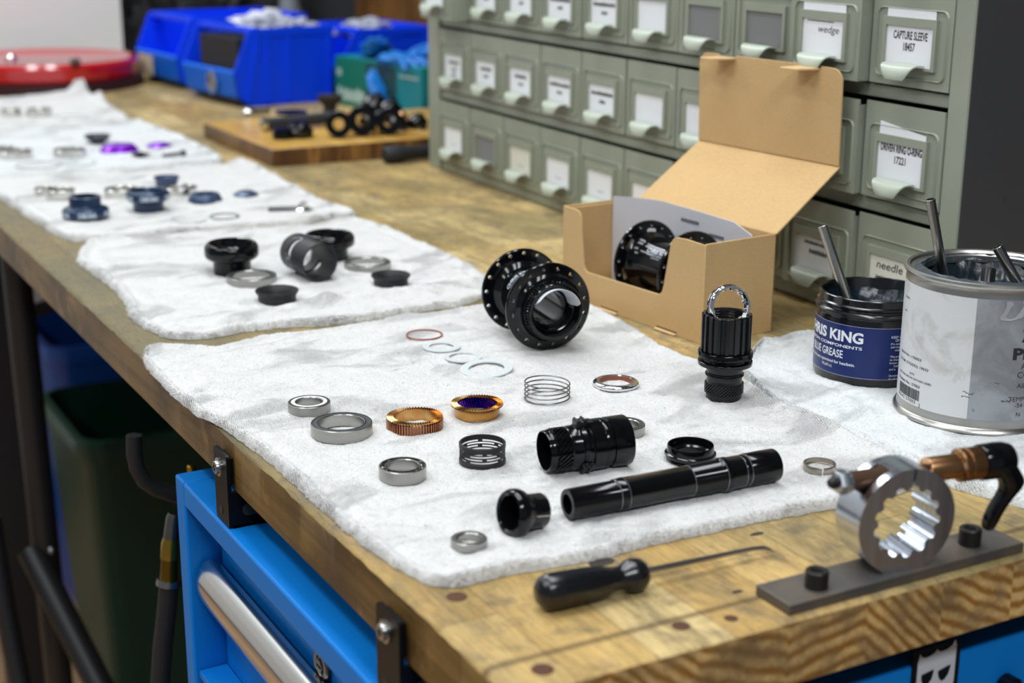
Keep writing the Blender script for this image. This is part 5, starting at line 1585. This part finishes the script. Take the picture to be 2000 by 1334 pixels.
# pinch bolt along local X
BX = RMX @ Matrix.Translation((0, bz, 0)) @ Matrix.Rotation(R(90), 4, 'Y')
m = M(); m.cyl(.0030, -.038, .030, 24, .001, mx=BX); m.lathe([(.0001, -.0395), (.0020, -.0392), (.0031, -.0375)], 24, False, None, 0, BX); tpart('pinch_bolt', m, SCREWB)
m = M(); m.lathe([(.0030, -.0355), (.0058, -.0350), (.0064, -.0340), (.0064, -.0300), (.0030, -.0298)], 6, True, None, 0, BX); m.cyl(.0058, -.0298, -.0282, 32, .0003, mx=BX); tpart('lock_nut', m, mat('zinc_plated_nut', (.50, .54, .60), .25, 1))
m = M(); m.cyl(.0048, -.0282, -.0080, 24, .0004, mx=BX); tpart('inner_sleeve', m, mat('brown_steel_sleeve', (.16, .09, .06), .4, .8))
m = M(); m.lathe([(.003, .0160), (.0062, .0160), (.0064, .0164), (.0064, .0340), (.0078, .0346), (.0085, .0352), (.0085, .0378), (.0079, .0384), (.0079, .0392), (.0085, .0396), (.0085, .0468), (.0080, .0474), (.003, .0474)], 64, True, None, 0, BX); tpart('bronze_bushing', m, BRONZE)
m = M(); m.lathe([(.002, .0474), (.0088, .0474), (.0092, .0480), (.0094, .0560), (.0092, .0610), (.0080, .0650), (.0055, .0668), (.0001, .0672)], 48, False, None, 0, BX); hd = tpart('cam_head', m, BLACKG)
# cam lever: a chunky root then a curved blade hanging down
m = M(); secs = []
path = [(.0565, .002, .004, .0062, .0060), (.0600, -.0035, .006, .0060, .0052), (.0640, -.0085, .0075, .0058, .0048), (.0650, -.0125, .0078, .0046, .0040), (.0625, -.0170, .0070, .0034, .0036), (.0590, -.0225, .0060, .0028, .0036), (.0565, -.0280, .0050, .0026, .0036), (.0550, -.0330, .0042, .0024, .0034), (.0545, -.0368, .0040, .0016, .0022)]
v = []; ns = 10
for (x, y, z, wx, wz) in path:
    for k in range(ns):
        a = 2*PI*k/ns; sx = math.copysign(abs(math.cos(a))**.6, math.cos(a)); sz = math.copysign(abs(math.sin(a))**.6, math.sin(a))
        v.append((x+wx*1.25*sx, bz+y, z*.6+wz*1.35*sz))
f = []
for i in range(len(path)-1):
    for k in range(ns):
        f.append((i*ns+k, i*ns+(k+1) % ns, (i+1)*ns+(k+1) % ns, (i+1)*ns+k))
f.append(tuple(range(ns))); f.append(tuple(reversed(range((len(path)-1)*ns, len(path)*ns))))
m.add(v, f, 0, RMX); rebase(m, (.228, .018, 0)); lv = m.build('cam_lever', BLACKG, tool, 50)
lv.modifiers.new('sub', 'SUBSURF').render_levels = 2

# ------------------------------------------------------------------ hooked pick
h0, h1 = P(1062, 1158, .0098), P(1251, 1121, .0085)
hv = h1-h0; HL = hv.length
pk = thing('hook_pick', 'black handled steel hook pick lying on bare bench wood in front of the towel', 'pick', h0, qdir(hv))
k_ = HL/.056
def flute(r, z, a):
    if .004*k_ < z < .036*k_: r -= .0007*max(0, math.cos(a*6))**3
    return r, z
M().lathe([(.0001, -.0035), (.0050, -.0030), (.0078, -.0008), (.0088, .003), (.0090, .010*k_), (.0086, .022*k_), (.0080, .032*k_), (.0064, .038*k_), (.0058, .042*k_), (.0062, .045*k_), (.0078, .048*k_), (.0086, .0515*k_), (.0080, .0555*k_), (.0062, .0580*k_), (.0020, .0586*k_)], 96, False, flute).build('handle', mat('black_handle_plastic', (.006, .006, .008), .22, 0, .6), pk, 40)
e0 = P(1250, 1118, .0085); e1 = P(1470, 1072, .0060); e2 = P(1493, 1070, .0052); e3 = P(1503, 1073, .0036); e4 = P(1512, 1079, .0010)
m = M(); m.tube([e0-hv.normalized()*.004, e0.lerp(e1, .3), e0.lerp(e1, .7), e1, e2, e3, e4], [.0017, .0016, .0014, .0012, .0011, .0009, .0003], 12)
rebase(m, h0, pk.rotation_quaternion); m.build('hook_shaft', mat('pick_steel', (.38, .38, .39), .28, 1), pk)

# ------------------------------------------------------------------ chopping board of black parts
b0 = P(526, 324); b1_ = P(406, 270); 
BX0, BY0, BX1, BY1, BH_ = .380, 1.325, .86, 1.610, .0225
def board_mat():
    g = NT('endgrain_board')
    v = g.coords()
    sp = g.n('SeparateXYZ', Vector=v); cb = g.n('CombineXYZ', X=sp.outputs['X'], Y=sp.outputs['Y'], Z=0.0)
    bk = g.n('TexBrick', Vector=cb.outputs[0]); bk.inputs['Scale'].default_value = 1; bk.inputs['Brick Width'].default_value = .045; bk.inputs['Row Height'].default_value = .30
    bk.inputs['Color1'].default_value = (0, 0, 0, 1); bk.inputs['Color2'].default_value = (1, 1, 1, 1); bk.inputs['Mortar Size'].default_value = .0005; bk.offset = 0
    n = g.noise(g.coords(scale=(30, 4, 6)), 3, 5)
    side = g.ramp(g.math('ABSOLUTE', sp.outputs['Z'], 0), [(.0, G3(0)), (1, G3(0))])
    c = g.ramp(bk.outputs['Color'], [(0, (.74, .45, .11)), (.5, (.55, .29, .055)), (1, (.80, .54, .16))])
    c = g.mix(.6, c, g.ramp(n, [(.3, G3(.55)), (.7, G3(1.1))]), 'MULTIPLY')
    g.set(g.b.inputs['Base Color'], c); g.b.inputs['Roughness'].default_value = .3
    return g.m
def board_side_mat():
    g = NT('board_side_walnut')
    v = g.coords(scale=(1, 1, 1)); sp = g.n('SeparateXYZ', Vector=v)
    n = g.noise(g.coords(scale=(22, 6, 2)), 1.3, 5, .6, .5)
    g.set(g.b.inputs['Base Color'], g.ramp(n, [(.30, (.05, .018, .008)), (.50, (.12, .05, .015)), (.66, (.34, .16, .04)), (.75, (.09, .035, .012))])); g.b.inputs['Roughness'].default_value = .35
    return g.m
m = M(); m.box((0, 0, 0), (BX1-BX0, BY1-BY0, BH_), 1)
m.f = m.f; m.mi = [1, 0, 1, 1, 1, 1]
brd = m.build('chopping_board', [board_mat(), board_side_mat()], None, 30, .001, 2, loc=(BX0, BY0, .0002))
tag(brd, 'thick glossy wooden chopping board holding loose black parts', 'board')
bz0 = BH_+.0003
def bp(px, py): 
    p = P(px, py, bz0); return Vector((p.x, p.y, bz0))
def small(name, label, cat, px, py, build, m_, rot=None, dz=0):
    c = bp(px, py); c.z += dz
    t = thing(name, label, cat, c, rot); mm = M(); build(mm); mm.build(name+'_body', m_, t); return t
# ribbed hose
p0, p1 = bp(515, 256)+Vector((0, 0, .009)), bp(648, 246)+Vector((0, 0, .012))
t = thing('ribbed_hose', 'black ribbed hose end lying on the chopping board', 'hose', p0, qdir(p1-p0)); L = (p1-p0).length
pr = []
n = 26
for k in range(n): pr += [(.0072, L*k/n), (.0088, L*(k+.3)/n), (.0088, L*(k+.6)/n), (.0072, L*(k+.9)/n)]
M().lathe([(.005, 0)]+pr+[(.005, L)], 32, False).build('hose_wall', mat('dark_hose', (.03, .032, .04), .35), t)
M().lathe([(.004, -.004), (.0085, -.004), (.009, 0), (.009, .004), (.004, .004)], 32).build('hose_collar', SHINY, t)
small('hex_coupler', 'black knobbly coupler in front of the ribbed hose', 'coupler', 585, 268, lambda m: (m.lathe([(.0, 0), (.017, 0), (.020, .004), (.020, .010), (.015, .014), (.012, .020), (0, .021)], 8, False), m.lathe([(.0, 0), (.012, .0), (.014, .004), (.012, .014), (0, .015)], 12, False, None, 0, Matrix.Translation((-.026, -.004, 0)))), BLACKG)
small('rubber_stopper', 'black rubber stopper cone standing behind the ribbed hose', 'stopper', 645, 222, lambda m: m.lathe([(0, 0), (.010, 0), (.010, .012), (.018, .020), (.019, .028), (0, .028)], 40, False), DARKRUB)
small('flat_washer', 'flat dark ring lying near the back of the chopping board', 'washer', 569, 222, lambda m: m.lathe([(.012, 0), (.024, 0), (.024, .004), (.012, .004)], 48), BLACKS)
small('silver_fitting', 'silver fitting lying near the back left corner of the chopping board', 'fitting', 489, 228, lambda m: (m.sphere((0, 0, .006), .008, 16, 0, (1.6, 1, .8)), m.cyl(.005, -.004, .02, 12, mx=Matrix.Translation((.01, 0, .006)) @ Matrix.Rotation(R(90), 4, 'Y'))), SHINY)
def ring_on_edge(name, label, px, py, ro, ri, w, m_, d=(-.35, -.9, .15)):
    c = bp(px, py); t = thing(name, label, 'ring', c+Vector((0, 0, ro)), qdir(d))
    M().lathe([(ri, -w), (ro-.001, -w), (ro, -w+.001), (ro, w-.001), (ro-.001, w), (ri, w), (ri-.001, w-.002)], 56).build('ring_body', m_, t)
ring_on_edge('collar_ring', 'black collar ring standing on edge right of the coupler', 662, 268, .0175, .0085, .011, BLACKG)
ring_on_edge('collar_ring', 'larger black collar ring standing on edge in the middle of the heap', 708, 264, .0200, .0095, .012, BLACKG)
ring_on_edge('collar_ring', 'black collar ring with a gold inside at the right of the heap', 760, 262, .0180, .0090, .011, BLACKG)
small('red_cap', 'small faded red cap between the ribbed hose and the heap', 'cap', 684, 246, lambda m: m.lathe([(0, 0), (.009, 0), (.009, .014), (.006, .018), (0, .018)], 24, False), mat('faded_red_plastic', (.35, .06, .035), .4))
small('steel_ball', 'bright steel ball fitting left in the heap of black parts', 'ball', 702, 248, lambda m: m.sphere((0, 0, .012), .008, 20), SHINY, dz=.006)
small('brass_plug', 'pale brass plug between the collar rings', 'plug', 737, 262, lambda m: (m.cyl(.006, 0, .014, 20, .001), m.cyl(.009, .014, .020, 20, .001)), mat('pale_brass', (.62, .48, .24), .25, 1))
small('copper_ball', 'round copper fitting on top of the heap at its right', 'ball', 785, 248, lambda m: m.sphere((0, 0, .010), .0085, 20), mat('orange_copper', (.60, .32, .16), .2, 1), dz=.004)
for (px, py, s, dz, lab) in ((728, 236, .020, .012, 'black rounded body topmost in the heap of parts'), (758, 238, .018, .008, 'black rounded body right of the topmost one'), (716, 246, .014, .003, 'grey-black lump below the topmost rounded body'), (775, 252, .014, 0, 'small black lump below the copper fitting'), (812, 250, .015, 0, 'flat black lump at the right end of the board')):
    def bld(m, s=s):
        m.lathe([(0, 0), (s*.8, 0), (s, s*.4), (s*.9, s), (s*.5, s*1.3), (s*.35, s*1.5), (0, s*1.5)], 24, False)
        m.cyl(s*.42, -.0, s*1.5, 18, .001, mx=Matrix.Translation((0, 0, s*.6)) @ Matrix.Rotation(R(100), 4, 'X'))
    small('hub_part', lab, 'machine part', px, py, bld, BLACKG, Quaternion((1, .3, 0), .5), dz)
# rubber grip lying on the bench in front of the board
g0, g1 = P(752, 303, .0115), P(850, 294, .0115)
t = thing('rubber_grip', 'black rubber tool grip lying on the bench against the chopping board', 'handle', g0, qdir(g1-g0)); L = (g1-g0).length
M().lathe([(0, -.002), (.0085, -.0015), (.0115, .003), (.0118, .02), (.0095, .032), (.0092, .06), (.0100, L), (0, L)], 40, False).build('grip', DARKRUB, t)

# ------------------------------------------------------------------ glove box
ga, gb = P(657, 203), P(832, 238)
gv = (gb-ga); gq = qz(math.atan2(gv.y, gv.x)); GL = .262; GH = .082
gbx = thing('glove_box', 'green and teal cardboard dispenser of blue disposable gloves', 'box', ga, gq)
teal = mat('teal_card', (.0, .22, .27), .4); green = mat('green_card', (.01, .17, .085), .4); dkg = mat('dark_green_card', (.012, .05, .045), .4)
M().box((0, 0, 0), (GL, .11, GH)).build('carton', teal, gbx, 30, .001)
M().box((.0005, -.0006, .0005), (.155, .0, GH-.001)).build('green_panel', green, gbx, 30)
M().box((.100, -.0009, .0008), (.190, -.0003, GH-.006)).build('photo_panel', dkg, gbx, 30)
M().prism([(.105, .030), (.135, .045), (.135, .068), (.120, .072), (.110, .060)], 0, .0004, 0, XZ(-.0014)).build('printed_hand', mat('printed_blue', (.03, .25, .62), .5), gbx, 30)
tm = M(); gt = lambda x, z: (x, -.0012, z)
text(tm, 'NitriTex', gt, w=.088, h=.026, bold=.02, x=.008, y=.008) if False else None
def blot(m, x0, x1, z0, h, seed):
    r2 = random.Random(seed); x = x0
    while x < x1:
        w_ = r2.uniform(.004, .008); hh = h*r2.uniform(.75, 1.1)
        m.add([gt(x, z0), gt(x+w_, z0), gt(x+w_, z0+hh), gt(x, z0+hh)], [(0, 1, 2, 3)]); x += w_+.0022
pgp = mat('pale_green_print', (.50, .66, .60), .6)
for a_ in ((.009, .092, .010, .020, 2), (.008, .022, .050, .012, 3), (.20, .255, .062, .005, 4)):
    tm = M(); blot(tm, *a_); tm.build('printed_lettering', pgp, gbx, 0)
M().box((.04, .02, GH), (.29, .09, GH+.0006)).build('opening', CABD, gbx)
GLV = mat('blue_nitrile', (.005, .17, .58), .38)
def glove(label, x, y, z, s, rot):
    p = ga+gq @ Vector((x, y, z))
    t = thing('disposable_glove', label, 'glove', p, gq @ rot)
    m = M()
    bm = bmesh.new(); bmesh.ops.create_icosphere(bm, subdivisions=4, radius=1)
    for vv in bm.verts:
        c = vv.co.copy(); n_ = noise.noise(c*1.8+Vector((x*90, 0, 0)))*.35+noise.noise(c*4.5)*.15
        vv.co = Vector((c.x*s*1.6, c.y*s*.8, c.z*s*.42))*(1+n_)
    bm.verts.index_update(); m.add([tuple(q.co) for q in bm.verts], [tuple(q.index for q in f.verts) for f in bm.faces]); bm.free()
    m.build('palm', GLV, t, 60)
    for k in range(4):
        a = -.5+.33*k; d = Vector((math.cos(a), math.sin(a), -.12))
        q = M(); q.tube([Vector((s*1.0, (k-1.5)*s*.35, 0)), Vector((s*1.0, (k-1.5)*s*.35, 0))+d*s*.8, Vector((s*1.0, (k-1.5)*s*.35, 0))+d*s*1.5-Vector((0, 0, s*.2))], [s*.22, s*.2, s*.10], 10)
        q.build('finger', GLV, t, 60)
glove('bright blue glove bulging from the left of the glove box opening', .085, .03, GH+.016, .030, qz(2.6) @ Quaternion((0, 1, 0), .35))
glove('blue glove lying flat over the front lip of the glove box', .175, .012, GH+.006, .028, qz(.1))
glove('dark blue glove heaped behind the others in the glove box', .21, .07, GH+.018, .042, qz(.3) @ Quaternion((0, 1, 0), -.2))
glove('blue glove drooping down the dark front of the glove box', .150, -.012, .042, .018, Quaternion((0, 1, 0), .9))

# ------------------------------------------------------------------ blue storage bins
def bin_(label, x0, y0, w, d, h, rot=0, yoff=0):
    """open-front bin: x into the bin, y across; front lip at x0"""
    t = thing('storage_bin', label, 'bin', (x0, y0, .0), qz(R(rot)))
    th2 = .0035; sl = .030
    side = [(.030, 0), (d-.010, 0), (d, h), (sl+.012, h), (sl, h-.004), (.002, h*.47), (0, h*.44), (.006, .016)]
    for yy in (0, w-th2):
        m = M(); m.prism(side, yy, yy+th2, 0, Matrix(((1, 0, 0, 0), (0, 0, 1, 0), (0, 1, 0, 0), (0, 0, 0, 1))))
        m.build('side_wall', BINB, t, 30, .0008)
        m = M()
        yo = yy-.003 if yy == 0 else yy+th2
        m.box((sl+.008, yo, h-.014), (d, yo+.003, h)); m.box((sl+.030, yo, .004), (sl+.037, yo+.003, h-.014)); m.box((d*.52, yo, .004), (d*.52+.007, yo+.003, h-.014)); m.box((d-.014, yo, .004), (d-.006, yo+.003, h-.014))
        m.prism([(.022, .004), (.028, .004), (sl+.022, h-.014), (sl+.012, h-.012)], yo, yo+.003, 0, Matrix(((1, 0, 0, 0), (0, 0, 1, 0), (0, 1, 0, 0), (0, 0, 0, 1))))
        m.build('side_rib', BINB, t, 30, .0006)
    m = M(); m.box((.030, th2, .0), (d-.010, w-th2, th2)); m.build('base', BINB, t, 30)
    m = M(); m.prism([(d-.010, 0), (d-.010-th2, 0), (d-th2, h), (d, h)], 0, w, 0, Matrix(((1, 0, 0, 0), (0, 0, 1, 0), (0, 1, 0, 0), (0, 0, 0, 1)))); m.build('back_wall', BINB, t, 30, .0006)
    m = M(); m.prism([(.030, 0), (.006, .016), (0, h*.44), (.002, h*.47), (.007, h*.47), (.0045, h*.44), (.010, .018), (.031, .0035)], 0, w, 0, Matrix(((1, 0, 0, 0), (0, 0, 1, 0), (0, 1, 0, 0), (0, 0, 0, 1)))); m.build('front_lip', BINL, t, 30, .0008)
    m = M(); m.box((sl+.004, 0, h-.010), (sl+.020, w, h)); m.build('top_bar', BINB, t, 30, .001)
    return t
B1 = bin_('blue open-front storage bin with a dark opening and round logo sticker, nearer of the pair', .530, 1.915, .205, .190, .128, 7)
B2 = bin_('blue storage bin with a beige label on its lip, behind the nearer blue bin', .520, 2.205, .215, .262, .128, 4)
B3 = bin_('dark blue storage bin directly behind the nearer one, towards the wall', .735, 1.955, .190, .185, .118, 5)
def lip_card(parent, y0, y1, z0, z1, m_, name):
    M().box((-.0012, y0, z0), (-.0004, y1, z1)).build(name, m_, parent, 0)
def stk(parent):
    m = M(); mx = Matrix.Translation((-.0005, .085, .036)) @ Matrix.Rotation(R(-90), 4, 'Y')
    m.cyl(.021, 0, .0006, 40, mx=mx); m.build('round_sticker', mat('sticker_blue_rim', (.10, .20, .55), .4), parent, 30)
    m = M(); m.cyl(.016, 0, .0009, 40, mx=mx); m.build('sticker_centre', mat('sticker_grey', (.26, .25, .22), .5, var=(70, (.03, .03, .04), .45, .6)), parent, 30)
lip_card(B2, .120, .195, .016, .052, mat('beige_label', (.58, .53, .38), .6), 'lip_label'); stk(B1)
# black block added as shade in the open front, and bags on top
m = M(); m.box((.012, .006, .004), (.175, .150, .112)); m.build('black_foam', mat('black_foam', (.008, .008, .010), .7), B1, 30)
def crumple(name, label, loc, sx, sy, sz, m_, seed, sub=5):
    bm = bmesh.new(); bmesh.ops.create_icosphere(bm, subdivisions=sub, radius=1)
    for vv in bm.verts:
        c = vv.co.copy(); n_ = .45*noise.noise(c*2+Vector((seed, 0, 0)))+.3*abs(noise.noise(c*5+Vector((seed, 3, 0))))+.12*noise.noise(c*11)
        vv.co = Vector((c.x*sx, c.y*sy, c.z*sz))*(1+n_)
    mm = M(); bm.verts.index_update(); mm.add([tuple(q.co) for q in bm.verts], [tuple(q.index for q in f.verts) for f in bm.faces]); bm.free()
    return tag(mm.build(name, m_, None, 25, loc=loc), label, 'bag')
BAGM = mat('clear_plastic_bag', (.62, .64, .72), .15, 0, .8)
crumple('plastic_bag', 'crumpled clear plastic bag heaped in the nearer blue bin', (.625, 2.03, .124), .045, .05, .022, BAGM, 3)
crumple('plastic_bag', 'second crumpled clear plastic bag in the nearer blue bin, towards its back', (.675, 1.985, .122), .028, .04, .014, mat('clear_plastic_bag_dim', (.40, .42, .52), .2, 0, .8), 8)
crumple('plastic_bag', 'clear plastic bag in the dark blue bin near the wall', (.82, 2.05, .108), .05, .04, .018, MATS['clear_plastic_bag_dim'], 11)

# ------------------------------------------------------------------ red round base at the far end
rcx, rcy, rr = .322, 2.405, .180
rd = thing('round_base', 'glossy red round base on a dark foot at the far left of the bench', 'base', (rcx, rcy, 0))
M().lathe([(0, .0), (rr+.006, .0), (rr+.006, .016), (rr-.01, .020), (0, .020)], 96, False).build('dark_foot', mat('dark_red_rubber', (.03, .003, .006), .5), rd)
M().lathe([(0, .018), (rr-.006, .018), (rr-.001, .024), (rr, .046), (rr-.006, .052), (rr-.020, .050), (rr-.026, .048), (0, .050)], 96, False).build('red_dish', RED, rd)
def lump(name, label, cat, loc, r, m_):
    t = thing(name, label, cat, loc); M().lathe([(0, 0), (r, 0), (r, r*.9), (r*.6, r*1.3), (0, r*1.3)], 24, False).build(name+'_body', m_, t)
lump('small_bolt', 'dark bolt head at the front rim of the red round base', 'bolt', (.345, 2.225, .0522), .009, mat('dull_grey_bolt', (.10, .06, .06), .4, .5))
lump('small_fitting', 'grey fitting on top of the red round base at the left', 'fitting', (.255, 2.33, .0505), .011, SHINY)

# background pieces beyond the bins
bag = crumple('black_bag', 'black bag hanging behind the blue bins', (.77, 2.80, .10), .17, .08, .26, mat('black_cloth_bag', (.010, .010, .013), .6), 4)
wdp = thing('wooden_shelf', 'dark brown wooden board standing against the wall behind the bins', 'board', (1.035, 2.1, 0))
M().box((-.012, -.40, 0), (.008, .45, .32)).build('board_panel', mat('brown_plywood', (.23, .105, .025), .5, var=(9, (.12, .05, .012), .4, .65)), wdp, 30)
mon = thing('monitor', 'dark grey flat monitor behind the green glove box', 'monitor', (.985, 1.70, 0))
M().box((-.012, -.30, .135), (.012, .245, .42)).build('case', mat('dark_grey_plastic', (.030, .030, .032), .5), mon, 30, .004)
M().box((-.010, -.02, .0), (.010, .05, .14)).build('stand', BLACKM, mon, 30, .002)
M().box((-.10, -.10, .0), (.03, .14, .006)).build('foot', BLACKM, mon, 30, .002)
M().box((-.014, .178, .13), (-.010, .200, .42)).build('black_strip', mat('black_trim', (.004, .004, .005), .6), mon, 30)
M().sphere((-.013, -.262, .158), .0075, 14).build('indicator', SHINY, mon)
lamp_ = thing('grey_bottle', 'pale grey bottle standing behind the blue bins', 'bottle', (.86, 2.52, 0))
M().lathe([(0, 0), (.030, 0), (.030, .10), (.020, .13), (.018, .22), (0, .22)], 32, False).build('bottle_body', mat('pale_grey_plastic', (.20, .22, .25), .35), lamp_)

# ------------------------------------------------------------------ under the bench
def waste(label, x, y, w, d, h, m_, rim, rot):
    t = thing('waste_bin', label, 'waste bin', (x, y, -T), qz(rot))
    def rr_(wx, dy, r, z): return [(p[0], p[1], z) for p in rrect(wx, dy, r, 6)]
    L_ = [rr_(w*.86, d*.86, .03, 0), rr_(w*.98, d*.98, .035, h-.03), rr_(w*.985, d*.985, .035, h-.028), rr_(w, d, .04, h), rr_(w*.96, d*.94, .034, h), rr_(w*.955, d*.93, .034, h-.03), rr_(w*.84, d*.83, .03, .01)]
    n = len(L_[0]); v = sum(L_, []); f = []
    for i in range(len(L_)-1):
        for k in range(n): f.append((i*n+k, i*n+(k+1) % n, (i+1)*n+(k+1) % n, (i+1)*n+k))
    f.append(tuple(reversed(range(n)))); f.append(tuple(range((len(L_)-1)*n, len(L_)*n)))
    M().add(v, f).build('bin_body', m_, t, 50)
    a = rr_(w*1.005, d*1.005, .042, h-.030); b = rr_(w*1.02, d*1.02, .044, h-.012); c = rr_(w*1.01, d*1.01, .042, h); e = rr_(w*.97, d*.955, .036, h+.002)
    v = a+b+c+e; f = []
    for i in range(3):
        for k in range(n): f.append((i*n+k, i*n+(k+1) % n, (i+1)*n+(k+1) % n, (i+1)*n+k))
    M().add(v, f).build('rim', rim, t, 50)
GRB = mat('dark_green_plastic', (.008, .055, .035), .4); 
waste('dark green waste bin under the bench', .430, 1.80, .50, .30, .53, GRB, GRB, .0)
waste('blue waste bin under the bench behind the green one', .485, 2.26, .50, .30, .55, mat('blue_waste_plastic', (.005, .07, .38), .4), MATS['blue_waste_plastic'], .0)
# black stand with splayed legs at the left
def stand():
    b = thing('floor_stand', 'black metal floor stand with splayed legs at the lower left', 'stand', (-.02, 1.30, -T))
    def at(px, py, Y): return PYp(px, py, Y)
    BK = mat('black_powder_coat', (.014, .014, .015), .45)
    l = b.location.copy(); l.z -= T
    def tb(pts, r, name, parent=b, m_=BK, seg=16):
        m = M().tube(pts, r, seg); rebase(m, l); return m.build(name, m_, parent)
    Y = 1.30
    top = at(22, 420, Y); top.z = -.06
    bot = at(62, 1700, Y); bot.z = -T+.02
    p = tb([top, Vector((top.x+.012, Y, -T+.02))], .017, 'pole')
    x = top.x+.005
    k0 = at(60, 1075, Y); k1 = PYp(215, 1380, 1.15)
    lg = tb([k0, k0.lerp(k1, .5), k1], .0165, 'leg')
    k2 = at(20, 1200, Y)
    for (px, py) in ((100, 1075), (145, 1212), (46, 1292)):
        q = PYp(px, py, Y-.03); m = M().sphere(tuple(q), .0045, 12); rebase(m, l); m.build('bolt', mat('grey_bolt', (.4, .42, .45), .3, 1), b)
    tb([at(-20, 1010, Y), at(10, 1190, Y-.02), at(40, 1340, Y-.05)], .013, 'brace')
stand()
hz = thing('cable', 'black cable sagging behind the bench leg at the left', 'cable', PYp(0, 595, 1.8))
m = M(); pts = [PYp(a, b, 1.8) for a, b in ((-60, 560), (-10, 590), (30, 603), (70, 606), (110, 592), (150, 572), (200, 566))]
m.tube(pts, .011, 12); rebase(m, hz.location-Vector((0, 0, T))); m.build('cable_sheath', DARKRUB, hz)
hs = thing('air_hose', 'dark rubber hose looping down beside the blue tool chest', 'hose', PYp(265, 860, .62))
o_ = hs.location-Vector((0, 0, T))
m = M(); m.tube([PYp(a, b, .62) for a, b in ((262, 850), (262, 885), (268, 915), (282, 940), (305, 955), (335, 965), (375, 975))], .0062, 14); rebase(m, o_); m.build('hose_loop', DARKRUB, hs)
cpl = thing('air_coupler', 'brass and steel air coupler hanging on a black hose beside the blue chest', 'coupler', PYp(338, 1005, .60))
o_ = cpl.location-Vector((0, 0, T))
BRS = mat('brass', (.45, .30, .05), .28, 1)
def cp(pts, r, m_, name):
    m = M(); m.tube([PYp(a, b, .60) for a, b in pts], r, 20); rebase(m, o_); m.build(name, m_, cpl)
cp([(340, 1003), (338, 1012), (334, 1050)], [.0045, .0055, .0060], mat('dull_steel', (.20, .19, .18), .35, 1), 'steel_sleeve')
cp([(334, 1050), (333, 1062), (331, 1090)], [.0062, .0074, .0072], BRS, 'brass_body')
cp([(331, 1090), (330, 1130)], [.0066, .0072], mat('dark_brass', (.20, .13, .02), .35, 1), 'brass_nut')
cp([(330, 1130), (329, 1142)], [.0095, .0100], STEEL, 'hose_clamp')
cp([(330, 1142), (325, 1200), (318, 1260), (312, 1350), (306, 1500)], .0078, DARKRUB, 'hose')
vk = thing('valve_knob', 'small brass knob behind the corner of the blue chest', 'knob', PYp(374, 915, .56))
M().cyl(.0035, -.02, .003, 20, .001).build('knob_body', BRS, vk)

# ------------------------------------------------------------------ groups of look-alikes
GROUPS = {'shop_towel': 'white shop towels along the bench', 'bearing': 'steel ball bearings laid out on the towels', 'nylon_washer': 'translucent washers on the near towel',
          'o_ring': 'thin o-rings on the towels', 'headset_cup': 'cups on the second and third towels', 'dust_cover': 'flanged cover rings', 'storage_bin': 'blue storage bins',
          'plastic_bag': 'clear plastic bags in the blue bins', 'waste_bin': 'waste bins under the bench', 'brush_tube': 'steel tubes standing in the grease', 'collar_ring': 'black collar rings on the chopping board',
          'disposable_glove': 'blue gloves of the glove box', 'hub_part': 'black rounded bodies heaped on the chopping board', 'purple_cap': 'purple anodised caps', 'sticker': 'stickers on the end of the blue chest', 'cap_bolt': 'bolts on the towels'}
for o in bpy.data.objects:
    if o.parent is None and 'label' in o.keys():
        k = o.name.split('.')[0]
        if k in GROUPS and 'group' not in o.keys(): o['group'] = GROUPS[k]
